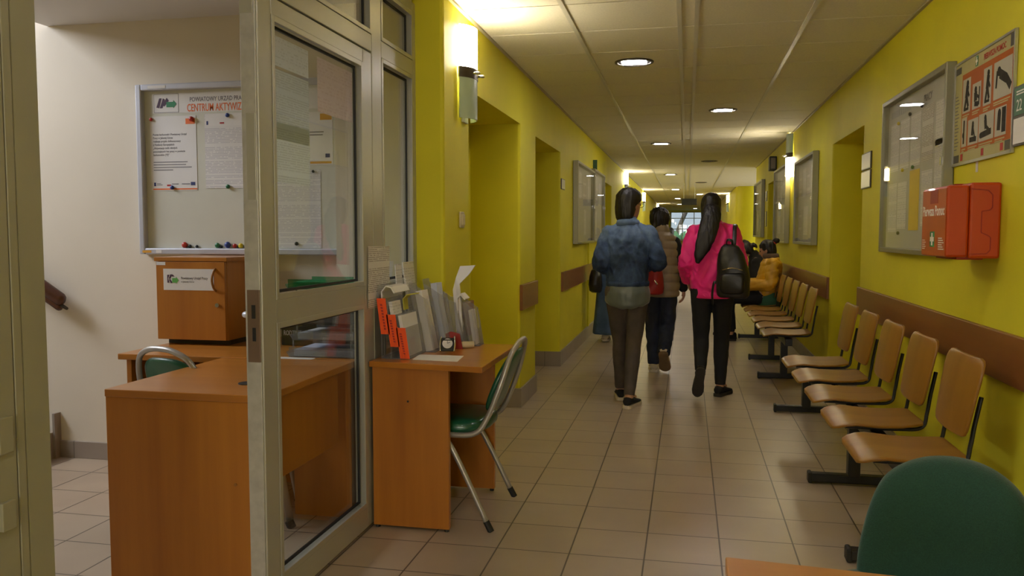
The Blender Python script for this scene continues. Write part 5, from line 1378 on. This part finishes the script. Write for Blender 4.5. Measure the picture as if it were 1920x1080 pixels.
# ---- person in the pink jacket
def pink_person():
    t = thing('person', 'person in hot pink jacket and black trousers walking away, long black ponytail', 'person', (.195, 6.74, 0), R(0))
    J = dict(hip=(.01, 0, .89), chest=(0, .01, 1.17), shoulder=(-.005, .0, 1.345), neck=(-.005, .01, 1.385), chin=(-.012, .035, 1.405), yaw=R(-12), hs=.96,
             SL=(-.140, 0, 1.31), EL=(-.198, -.03, 1.075), WL=(-.190, .08, .935), SR=(.138, 0, 1.31), ER=(.205, -.06, 1.08), WR=(.16, .14, 1.00),
             HL=(-.080, 0, .84), KL=(-.075, .04, .475), AL=(-.082, -.098, .225), OL=(-.098, -.05, .06), HR=(.088, 0, .84), KR=(.085, .09, .46), AR=(.080, .085, .085), OR=(.15, .27, .03),
             FL=(.05, .12, -.15), NL=(1, 0, 0), NR=(0, 0, -1), TL=(0, 1, 0), TR=(-1, 0, 0))
    hm = body(t, J); V = Vector
    J2 = dict(J); J2['AL'] = (-.080, -.098, .225)
    trousers(t, J2, 'blackcloth', .158, .088, .062, .043, fold=.003)
    # left foot pushing off on its toe, sole to the viewer
    up = Vector((0, .80, .60)).normalized(); fdir = Vector((-.06, .10 * .0 + .60 * .0, -1))
    shoe(t, (-.082, -.098, .218), (-.105, -.075, .012), 'blackcloth', 'sole_g', up=(0, .93, .38))
    shoe(t, J['AR'], (.165, .255, 0), 'blackcloth', 'sole_g')
    b = B()
    b.limb([(.005, 0, .815), (.005, 0, .83), (.004, 0, .90), (0, -.004, 1.02), (0, -.006, 1.16), (0, -.005, 1.27), (0, -.005, 1.335), (-.004, 0, 1.385)], [(.152, .120), (.156, .124), (.170, .134), (.176, .138), (.176, .136), (.168, .120), (.135, .092), (.07, .07)], ref=(1, 0, 0), seg=28, smooth=3, flat=True)
    for s in 'LR': seg_sleeve(b, J['S' + s], J['E' + s], J['W' + s], .068, .064, .046)
    for sx in (-1, 1): b.limb([(sx * .05, 0, 1.362), (sx * .10, 0, 1.335), (sx * .138, 0, 1.305)], [.042, .052, .064], seg=14, smooth=2)
    jk = fuse(b, 'pink_jacket', 'pink', t, .0075, 3, creases(.020, 8, 19))
    b = B(); b.rings([[V((.005 + (.152 + d) * math.cos(2 * PI * k / 40), (.120 + d) * math.sin(2 * PI * k / 40), z)) for k in range(40)] for d, z in ((.0, .800), (.008, .805), (.009, .85), (.004, .862), (-.006, .85), (-.006, .81))], cap=False, closed=True)
    b.build('hem_band', 'pink', jk, world=False, smooth=True)
    for s in 'LR':
        E_, W = V(J['E' + s]), V(J['W' + s]); d = (W - E_).normalized()
        b = B(); b.limb([W - d * .055, W - d * .012], [.043, .036], seg=14, smooth=1); b.build('cuff', 'pink', jk, world=False, smooth=True)
    hair = B(); rs = []
    for z, rx, ry, cy in ((-.03, .040, .022, -.062), (.0, .062, .044, -.054), (.04, .074, .064, -.042), (.09, .079, .088, -.028), (.14, .082, .102, -.012), (.18, .078, .100, -.010), (.21, .064, .083, -.012), (.230, .040, .054, -.014), (.240, .014, .018, -.016)):
        rs.append([V((rx * math.cos(2 * PI * k / 28), cy + ry * math.sin(2 * PI * k / 28), z)) for k in range(28)])
    hair.rings(rs); hair.xf(hm)
    hair.limb([(-.012, -.055, 1.50), (-.016, -.095, 1.44), (-.030, -.125, 1.37), (-.048, -.152, 1.30), (-.074, -.166, 1.22), (-.100, -.170, 1.15), (-.116, -.168, 1.09)], [(.070, .046), (.076, .044), (.074, .036), (.072, .030), (.062, .026), (.044, .020), (.018, .012)], ref=(1, 0, 0), seg=20, smooth=4)
    fuse(hair, 'hair', 'hair', t, .006, 2, hairdisp(.0035))
    return t
pink_person()
# backpack on the right shoulder
t = thing('backpack', 'black leather backpack hanging from the pink jacket wearer\'s right shoulder', 'backpack', (.352, 6.525, .82), R(-10))
b = B(); rs = []
for z, rx, ry, cx in ((.0, .100, .050, 0), (.015, .118, .066, 0), (.06, .126, .078, 0), (.15, .124, .080, -.004), (.25, .112, .074, -.012), (.335, .092, .062, -.022), (.39, .066, .046, -.030), (.412, .034, .024, -.034)):
    rs.append([Vector((cx + rx * math.copysign(abs(math.cos(a)) ** .7, math.cos(a)), -.02 + ry * math.copysign(abs(math.sin(a)) ** .7, math.sin(a)), z)) for a in [2 * PI * k / 32 for k in range(32)]])
b.rings(rs); fuse(b, 'pack', 'blackleather', t, .007, 3, folds(.006, 9, 22, .9))
b = B(); rs = []
for d, z0, z1, w in ((0, .03, .20, .105), (-.024, .045, .185, .096), (-.032, .06, .17, .08)):
    rs.append([Vector((w * .88 * math.copysign(abs(math.cos(a)) ** .5, math.cos(a)), -.088 + d, (z0 + z1) / 2 + (z1 - z0) / 2 * math.copysign(abs(math.sin(a)) ** .5, math.sin(a)))) for a in [2 * PI * k / 28 for k in range(28)]])
b.rings(rs); b.build('front_pocket', 'blackleather', t, world=False, smooth=True)
b = B(); b.tube([(-.075, -.10, .215), (0, -.112, .232), (.075, -.102, .215)], .003, 6, smooth=4); b.build('zip', 'gold', t, world=False, smooth=True)
b = B(); b.tube([(-.012, -.035, .395), (-.014, -.055, .435), (-.048, -.055, .44), (-.056, -.035, .395)], [(.012, .004)] * 4, 8, smooth=4); b.build('grab_handle', 'blackleather', t, world=False, smooth=True)
b = B(); b.tube([(-.012, .03, .37), (-.010, .060, .42), (-.012, .095, .48), (-.018, .15, .545), (-.024, .235, .560), (-.022, .325, .50), (-.03, .35, .38)], [(.016, .004)] * 7, 10, ref=(1, 0, 0), smooth=5); b.build('shoulder_strap', 'blackleather', t, world=False, smooth=True)
b = B(); b.tube([(-.10, -.03, .09), (-.138, -.05, .12), (-.155, -.04, .03), (-.150, -.03, -.06)], [(.012, .004)] * 4, 8, smooth=4); b.build('loose_strap', 'blackleather', t, world=False, smooth=True)

# ---- person in the quilted vest
def vest_person():
    t = thing('person', 'person in taupe quilted vest and dark jeans, short black hair, between the two nearest walkers', 'person', (-.245, 7.86, 0), R(0))
    J = dict(hip=(0, 0, .86), chest=(0, .01, 1.13), shoulder=(0, 0, 1.285), neck=(0, .01, 1.32), chin=(-.01, .03, 1.332), yaw=R(0), hs=.92,
             SL=(-.132, 0, 1.235), EL=(-.205, -.02, 1.01), WL=(-.19, .12, .86), SR=(.132, 0, 1.235), ER=(.205, -.03, 1.00), WR=(.215, .06, .80),
             HL=(-.080, 0, .80), KL=(-.065, .07, .44), AL=(-.050, .07, .085), OL=(-.055, .25, .03), HR=(.080, 0, .80), KR=(.070, .06, .44), AR=(.045, -.122, .205), OR=(.055, -.02, .06),
             FR=(.01, .03, -.16), NR=(-1, .2, 0), TR=(0, 1, 0), NL=(1, 0, 0), TL=(0, 1, 0))
    hm = body(t, J); V = Vector
    trousers(t, J, 'denim_dk', .160, .094, .070, .062, fold=.008, cuff=.02)
    shoe(t, J['AL'], (-.055, .255, 0), 'sneaker', 'sole_w', wd=1.2)
    shoe(t, (.045, -.122, .200), (.06, .0, .012), 'sneaker', 'sole_b', up=(0, .70, .71), wd=1.2)
    b = B()
    for s in 'LR': seg_sleeve(b, J['S' + s], J['E' + s], J['W' + s], .052, .050, .042, .0)
    b.limb([(-.11, 0, 1.23), (.11, 0, 1.23)], [.055, .055], smooth=1)
    fuse(b, 'sweater', 'blackcloth', t, .008, 2, folds(.005, 14, 28))
    b = B()
    b.limb([(0, 0, .725), (0, 0, .76), (0, 0, .90), (0, 0, 1.08), (0, -.004, 1.19), (0, -.004, 1.265), (0, 0, 1.32), (0, .0, 1.365)], [(.165, .128), (.178, .140), (.182, .144), (.176, .14), (.168, .130), (.146, .104), (.086, .082), (.072, .074)], ref=(1, 0, 0), seg=28, smooth=3, flat=True)
    def q(p, n): 
        z = p.z * 1 + .01 * fnoise(p, 4)
        return .012 * (abs(math.sin(z * PI / .078)) ** .5 - .6) + .004 * fnoise(p, 18)
    fuse(b, 'vest', 'vest', t, .006, 2, q)
    hair = B(); rs = []
    for z, rx, ry, cy in ((-.085, .030, .020, -.058), (-.06, .050, .032, -.056), (-.02, .066, .046, -.050), (.03, .078, .072, -.036), (.07, .086, .092, -.026), (.12, .097, .108, -.016), (.17, .098, .112, -.012), (.205, .084, .098, -.012), (.232, .056, .068, -.014), (.248, .02, .024, -.014)):
        rs.append([V((rx * math.cos(2 * PI * k / 28), cy + ry * math.sin(2 * PI * k / 28), z)) for k in range(28)])
    hair.rings(rs); hair.xf(hm); fuse(hair, 'hair', 'hair', t, .006, 1, hairdisp(.012))
    return t
vest_person()
t = thing('handbag', 'dark red leather handbag hanging at the quilted vest wearer\'s left side', 'handbag', (-.325, 7.60, .755), R(15))
b = B(); rs = []
for z, rx, ry in ((.0, .10, .035), (.012, .120, .05), (.06, .130, .056), (.16, .122, .048), (.25, .100, .032), (.265, .085, .018)):
    rs.append([Vector((rx * math.copysign(abs(math.cos(a)) ** .7, math.cos(a)), ry * math.copysign(abs(math.sin(a)) ** .7, math.sin(a)), z)) for a in [2 * PI * k / 28 for k in range(28)]])
b.rings(rs); fuse(b, 'bag_body', 'redleather', t, .007, 3, folds(.006, 10, 24))
b = B(); b.tube([(-.08, 0, .25), (-.075, .05, .42), (-.01, .10, .58), (.04, .12, .50), (.075, .03, .25)], [(.012, .004)] * 5, 8, smooth=5); b.build('strap', 'redleather', t, world=False, smooth=True)
b = B(); b.limb([(.03, -.052, .13), (.05, -.056, .10)], [.008, .008], smooth=1); b.build('clasp', 'chrome', t, world=False, smooth=True)

# ---- small person in a long denim skirt, mostly hidden
def skirt_person():
    t = thing('person', 'small person in a long blue denim skirt, mostly hidden behind the denim jacket wearer', 'person', (-.905, 10.05, 0), R(0))
    J = dict(hip=(0, 0, .78), chest=(.02, .03, 1.0), shoulder=(.03, .06, 1.13), neck=(.035, .08, 1.165), chin=(.05, .11, 1.17), yaw=R(0), hs=.92,
             SL=(-.11, .05, 1.115), EL=(-.17, .03, .90), WL=(-.15, .12, .74), SR=(.17, .06, 1.115), ER=(.22, .03, .90), WR=(.20, .12, .74),
             HL=(-.075, 0, .74), KL=(-.07, .06, .42), AL=(-.05, -.06, .10), OL=(-.06, .10, .03), HR=(.075, 0, .74), KR=(.07, .10, .42), AR=(.07, .16, .085), OR=(.07, .33, .03))
    hm = body(t, J, .008); V = Vector
    shoe(t, (-.05, -.06, .10), (-.06, .12, .012), 'sneaker', 'sole_w', wd=1.25); shoe(t, J['AR'], (.07, .34, 0), 'sneaker', 'sole_w')
    b = B(); rs = []
    for z, r in ((.095, .212), (.13, .212), (.40, .185), (.60, .168), (.76, .155), (.86, .130)):
        rs.append([V((r * (1 + .035 * math.sin(7 * a)) * math.cos(a), r * .85 * (1 + .035 * math.sin(7 * a)) * math.sin(a), z)) for a in [2 * PI * k / 56 for k in range(56)]])
    b.rings(rs); b.build('skirt', 'denim_skirt', t, world=False, smooth=True)
    b = B()
    b.limb([(0, 0, .76), (.01, .01, .85), (.02, .03, 1.0), (.03, .05, 1.09), (.035, .07, 1.16)], [(.15, .12), (.15, .12), (.155, .12), (.14, .10), (.06, .06)], ref=(1, 0, 0), seg=24, smooth=3)
    for s in 'LR': seg_sleeve(b, J['S' + s], J['E' + s], J['W' + s], .060, .052, .042)
    fuse(b, 'top', 'denim_dk', t, .009, 2, folds(.005, 12, 26))
    hair = B(); rs = []
    for z, rx, ry, cy in ((.0, .066, .048, -.05), (.05, .080, .080, -.035), (.10, .086, .098, -.02), (.15, .088, .105, -.012), (.20, .070, .09, -.01), (.24, .016, .02, -.014)):
        rs.append([V((rx * math.cos(2 * PI * k / 24), cy + ry * math.sin(2 * PI * k / 24), z)) for k in range(24)])
    hair.rings(rs); hair.xf(hm); fuse(hair, 'hair', 'hair', t, .008, 2, hairdisp(.005))
skirt_person()
t = thing('shoulder_bag', 'black shoulder bag at the left hip beside the denim jacket wearer', 'bag', (-1.075, 9.93, .60), R(10))
b = B(); rs = []
for z, rx, ry in ((.0, .05, .05), (.02, .075, .09), (.10, .085, .12), (.20, .075, .115), (.27, .05, .09), (.285, .03, .06)):
    rs.append([Vector((rx * math.cos(a), ry * math.copysign(abs(math.sin(a)) ** .7, math.sin(a)), z)) for a in [2 * PI * k / 24 for k in range(24)]])
b.rings(rs); fuse(b, 'bag_body', 'blackleather', t, .009, 3, folds(.005, 10, 20))
b = B(); b.tube([(0, -.06, .27), (.05, -.03, .40), (.085, .14, .50), (.03, .20, .36), (0, .08, .27)], [(.012, .004)] * 5, 8, smooth=4); b.build('strap', 'blackleather', t, world=False, smooth=True)

# ---- two people seated on the far bench (local +y is the way they face)
def sitter(loc, rz, label, coat, quilt, lean, hair_kind, legs, face_pitch, face_yaw, hs=.96):
    t = thing('person', label, 'person', loc, rz); V = Vector
    L = lean
    J = dict(hip=(0, .02, .545), chest=(0, .02 + L * .45, .80), shoulder=(0, .02 + L * .8, .985), neck=(0, .03 + L * .95, 1.015), chin=(0, .075 + L * 1.15, 1.015), yaw=face_yaw, pitch=face_pitch, hs=hs,
             SL=(-.160, .02 + L * .8, .945), EL=(-.225, .03 + L * .6, .705), WL=(-.13, .29, .680), SR=(.160, .02 + L * .8, .945), ER=(.225, .03 + L * .6, .705), WR=(.13, .29, .680),
             HL=(-.09, .06, .535), KL=(-.105, .45, .525), AL=(-.10, .43, .085), OL=(-.12, .60, .03), HR=(.09, .06, .535), KR=(.105, .45, .525), AR=(.10, .41, .085), OR=(.11, .58, .03),
             FL=(.04, .15, -.03), FR=(-.04, .15, -.03), NL=(0, 0, -1), NR=(0, 0, -1), TL=(1, 0, 0), TR=(-1, 0, 0))
    hm = body(t, J, .0075)
    b = B(); b.limb([(0, .02, .53), (0, .02, .62)], [(.165, .13), (.16, .12)], ref=(1, 0, 0), seg=22, smooth=2)
    for s in 'LR':
        H_, K, A = V(J['H' + s]), V(J['K' + s]), V(J['A' + s])
        b.limb([H_, H_.lerp(K, .5), K - V((0, .02, 0))], [.085, .080, .068], seg=16, smooth=3)
        b.tube([K + V((0, -.01, .03)), K + V((0, 0, -.05)), K.lerp(A, .5), A + V((0, 0, .03))], [.060, .064, .058, .052], 16, smooth=3)
    fuse(b, 'trousers', legs, t, .009, 3, folds(.005, 12, 24))
    shoe(t, J['AL'], (-.115, .625, 0), 'blackcloth', 'sole_g'); shoe(t, J['AR'], (.115, .605, 0), 'blackcloth', 'sole_g')
    k_ = 1.0 if quilt else .86
    b = B()
    b.limb([(0, 0, .49), (0, .0, .53), (0, .01 + L * .2, .66), (0, .015 + L * .5, .82), (0, .015 + L * .75, .93), (0, .02 + L * .85, .99), (0, .03 + L * .93, 1.03)], [(.175 * k_, .14 * k_), (.18 * k_, .145 * k_), (.18 * k_, .14 * k_), (.185 * k_, .14 * k_), (.178 * k_, .125 * k_), (.13 * k_, .10 * k_), (.075, .075)], ref=(1, 0, 0), seg=26, smooth=3, flat=True)
    for s in 'LR': seg_sleeve(b, J['S' + s], J['E' + s], J['W' + s], .080 * k_, .076 * k_, .056 * k_, .0)
    if quilt:
        def d(p, n):
            return .008 * (abs(math.sin((p.z * 1.0 + p.y * .35 + .02 * fnoise(p, 6)) * PI / .095)) ** .6 - .6) + .010 * fnoise(p, 11) + .005 * fnoise(p, 26)
    else: d = folds(.006, 12, 24)
    ck = fuse(b, 'coat' if quilt else 'sweater', coat, t, .0075, 2, d)
    if quilt:
        b = B(); c = V((0, .035 + L * .93, 1.0)); b.rings([[c + V((r * math.cos(2 * PI * k / 24), r * 1.0 * math.sin(2 * PI * k / 24) + y_, z)) for k in range(24)] for r, z, y_ in ((.085, .0, 0), (.100, .02, 0), (.098, .055, .005), (.088, .07, .008), (.072, .06, .008), (.068, .01, 0))], cap=False, closed=True)
        b.build('knit_collar', 'collar', ck, world=False, smooth=True)
        b = B(); b.ball((-.262, -.03, .845), (.006, .018, .018), 12); b.build('sleeve_badge', 'collar', ck, world=False, smooth=True)
        b = B(); b.limb([(0, -.01, .50), (0, -.01, .535)], [(.195, .168)] * 2, ref=(1, 0, 0), seg=24, smooth=1); b.build('shirt_hem', 'greenknit', t, world=False, smooth=True)
    hair = B(); rs = []
    for z, rx, ry, cy in ((-.005, .040, .025, -.062), (.03, .068, .055, -.046), (.07, .078, .078, -.032), (.11, .083, .094, -.022), (.15, .084, .100, -.014), (.185, .077, .094, -.012), (.212, .058, .072, -.013), (.236, .018, .024, -.014)):
        rs.append([V((rx * math.cos(2 * PI * k / 24), cy + ry * math.sin(2 * PI * k / 24), z)) for k in range(24)])
    hair.rings(rs)
    if hair_kind == 'bun':
        hair.ball((0, -.135, .190), (.040, .042, .036), 14); hair.limb([(0, -.10, .17), (0, -.125, .185)], [.022, .024], smooth=1)
    else: hair.limb([(0, -.10, .11), (0, -.135, .10), (0, -.155, .05)], [.030, .032, .012], smooth=3)
    hair.xf(hm); hr = fuse(hair, 'hair', 'hair', t, .007, 1, hairdisp(.006))
    b = B()
    if hair_kind == 'bun': b.tube([(.026 * math.cos(2 * PI * k / 16), -.112 + .010 * math.sin(2 * PI * k / 16), .178 + .024 * math.sin(2 * PI * k / 16)) for k in range(16)], .008, 8, closed=True); b.xf(hm); b.build('hair_tie', 'ink_red', hr, world=False, smooth=True)
    return t
sitter((.965, 10.50, 0), R(90), 'person seated on the far bench in a mustard yellow quilted coat, dark hair tied up', 'puffer', True, -.075, 'bun', 'blackcloth', R(-14), R(-18))
sitter((.965, 11.08, 0), R(90), 'person seated in dark clothes bending forward, beyond the yellow coat wearer', 'blackcloth', False, .10, 'tail', 'blackcloth', R(-32), R(-8))
t = thing('lap_bag', 'small dark bag with a pale edge on the yellow coat wearer\'s lap', 'bag', (.66, 10.50, .60))
b = B(); rs = []
for z, a_, c_ in ((.612, .075, .10), (.618, .085, .12), (.65, .085, .12), (.665, .06, .10)):
    rs.append([Vector((.64 + a_ * math.copysign(abs(math.cos(q)) ** .5, math.cos(q)), 10.50 + c_ * math.copysign(abs(math.sin(q)) ** .5, math.sin(q)), z)) for q in [2 * PI * k / 24 for k in range(24)]])
b.rings(rs); b.build('bag_body', 'blackleather', t, smooth=True)
b = B(); b.limb([(.556, 10.42, .64), (.556, 10.58, .64)], [.008, .008], smooth=1); b.build('zip_edge', 'steel', t, smooth=True)

# ---- a distant walker, only the head and one shoulder in sight
def far_person():
    t = thing('person', 'distant dark-haired person far down the corridor, just right of the quilted vest wearer\'s neck', 'person', (-.36, 18.5, 0), R(0)); V = Vector
    J = dict(hip=(0, 0, .78), chest=(0, .01, 1.03), shoulder=(0, 0, 1.18), neck=(0, .01, 1.21), chin=(.0, .03, 1.235), yaw=0, hs=.90,
             SL=(-.14, 0, 1.16), EL=(-.19, 0, .93), WL=(-.19, .08, .74), SR=(.14, 0, 1.16), ER=(.19, 0, .93), WR=(.19, .08, .74),
             HL=(-.08, 0, .74), KL=(-.075, .04, .42), AL=(-.07, -.04, .085), OL=(-.07, .14, .03), HR=(.08, 0, .74), KR=(.075, .07, .42), AR=(.07, .12, .085), OR=(.07, .30, .03))
    hm = body(t, J, .01)
    trousers(t, J, 'denim_dk', .15, .085, .062, .05)
    shoe(t, J['AL'], (-.07, .14, 0), 'blackcloth', 'sole_g'); shoe(t, J['AR'], (.07, .30, 0), 'blackcloth', 'sole_g')
    b = B(); b.limb([(0, 0, .76), (0, 0, .85), (0, 0, 1.0), (0, 0, 1.12), (0, 0, 1.21)], [(.16, .13), (.165, .13), (.17, .13), (.15, .10), (.06, .06)], ref=(1, 0, 0), seg=22, smooth=3)
    for s in 'LR': seg_sleeve(b, J['S' + s], J['E' + s], J['W' + s], .065, .056, .045)
    fuse(b, 'jacket', 'blackcloth', t, .01, 2, folds(.005, 12, 24))
    hair = B(); rs = []
    for z, rx, ry, cy in ((.02, .06, .05, -.045), (.07, .078, .08, -.03), (.12, .083, .096, -.02), (.17, .08, .096, -.012), (.21, .06, .072, -.013), (.235, .018, .024, -.014)):
        rs.append([V((rx * math.cos(2 * PI * k / 20), cy + ry * math.sin(2 * PI * k / 20), z)) for k in range(20)])
    hair.rings(rs); hair.xf(hm); fuse(hair, 'hair', 'hair', t, .009, 1)
far_person()

# ================================================================= outside the end window
b = B(); b.box(-8, 8, YE + .3, YE + 20, -.3, -.1); o = struct(b, 'ground_outside', 'grass_out')
b = B(); b.box(-10, 10, YE + 16, YE + 18, -.1, 6.0)
for x in (-3.4, -1.0, 1.6): b.box(x - .6, x + .6, YE + 15.95, YE + 16.02, 1.2, 2.8)
tag(b.build('outbuilding', 'facade', None), 'pale grey building outside, seen through the end window', 'building')
for k, (x, y, r) in enumerate([(-.9, 6, .55), (.1, 7.5, .7), (1.2, 6.5, .6)]):
    t = thing('garden_shrub', ['green shrub outside the left panes of the end window', 'green shrub outside the middle of the end window', 'green shrub outside the right panes of the end window'][k], 'shrub', (x, YE + y, -.1))
    b = B(); b.ball((x, YE + y, .75), (r, r * .8, .75), 24); o = b.build('foliage', 'grass_out', t, smooth=True)
    me = o.data; nn = [v.normal.copy() for v in me.vertices]
    for v, n in zip(me.vertices, nn): v.co += n * (.16 * noise.noise(v.co * 5))
    b = B(); b.cyl((x, YE + y, -.1), (x, YE + y, .3), .05, 10); b.build('stem', 'bark', t, smooth=True)
t = thing('garden_tree', 'leaning dark tree trunk outside the end window', 'tree', (-.9, YE + 9, -.1))
b = B(); b.tube([(-.9, YE + 9, -.1), (-.55, YE + 9, 1.6), (.1, YE + 9, 3.2), (.5, YE + 9, 4.6)], [.16, .14, .12, .10], 12, smooth=4); b.build('trunk', 'bark', t, smooth=True)
b = B(); b.ball((.6, YE + 9, 5.2), (1.6, 1.3, 1.0), 24); b.build('crown', 'grass_out', t, smooth=True)
# ================================================================= light, camera
def area(name, loc, rot, sx, sy, power, col):
    l = bpy.data.lights.new(name, 'AREA'); l.shape = 'RECTANGLE'; l.size = sx; l.size_y = sy; l.energy = power; l.color = col
    o = bpy.data.objects.new(name, l); COL.objects.link(o); o.location = loc; o.rotation_euler = rot; return o
DAY = (0.86, 0.90, 1.0)
area('daylight_window_back', (0, -4.98, 1.65), (R(90), 0, 0), 1.9, 1.35, 60, (1.0, 0.93, 0.84))     # shines towards +Y
area('daylight_stairwell', (-6.12, 2.65, 3.65), (0, R(-90 + 25), 0), 1.4, 1.8, 120, DAY)
area('daylight_window_hall', (5.1, 18.9, 1.65), (0, R(90), 0), 1.4, 5.0, 120, DAY)
sn = bpy.data.lights.new('sun', 'SUN'); sn.energy = 3.0; sn.angle = R(3); so = bpy.data.objects.new('sun', sn); COL.objects.link(so); so.location = (0, -20, 40); so.rotation_euler = (R(28), 0, 0)
w = bpy.data.worlds.new('sky'); SC.world = w; w.use_nodes = True
nt = w.node_tree; bg = nt.nodes['Background']
sky = nt.nodes.new('ShaderNodeTexSky'); sky.sky_type = 'HOSEK_WILKIE'; sky.turbidity = 6; sky.sun_direction = (-.3, .2, .9)
nt.links.new(sky.outputs[0], bg.inputs[0]); bg.inputs[1].default_value = 2.2

cam = bpy.data.cameras.new('camera'); co = bpy.data.objects.new('camera', cam); COL.objects.link(co)
cam.sensor_width = 36; cam.sensor_fit = 'HORIZONTAL'; cam.lens = 36 * 1550 / 1920
cam.clip_start = 0.05; cam.clip_end = 300
co.location = (0, 0, 1.31)
co.rotation_euler = (R(90 - 3.765), 0, R(11.9585))
SC.camera = co
vs = SC.view_settings; vs.view_transform = 'Standard'; vs.look = 'None'; vs.exposure = 0.48; vs.gamma = 1.0; vs.use_curve_mapping = False
SC.cycles.max_bounces = 10; SC.cycles.transparent_max_bounces = 24; SC.cycles.diffuse_bounces = 6
SC.cycles.sample_clamp_indirect = 6
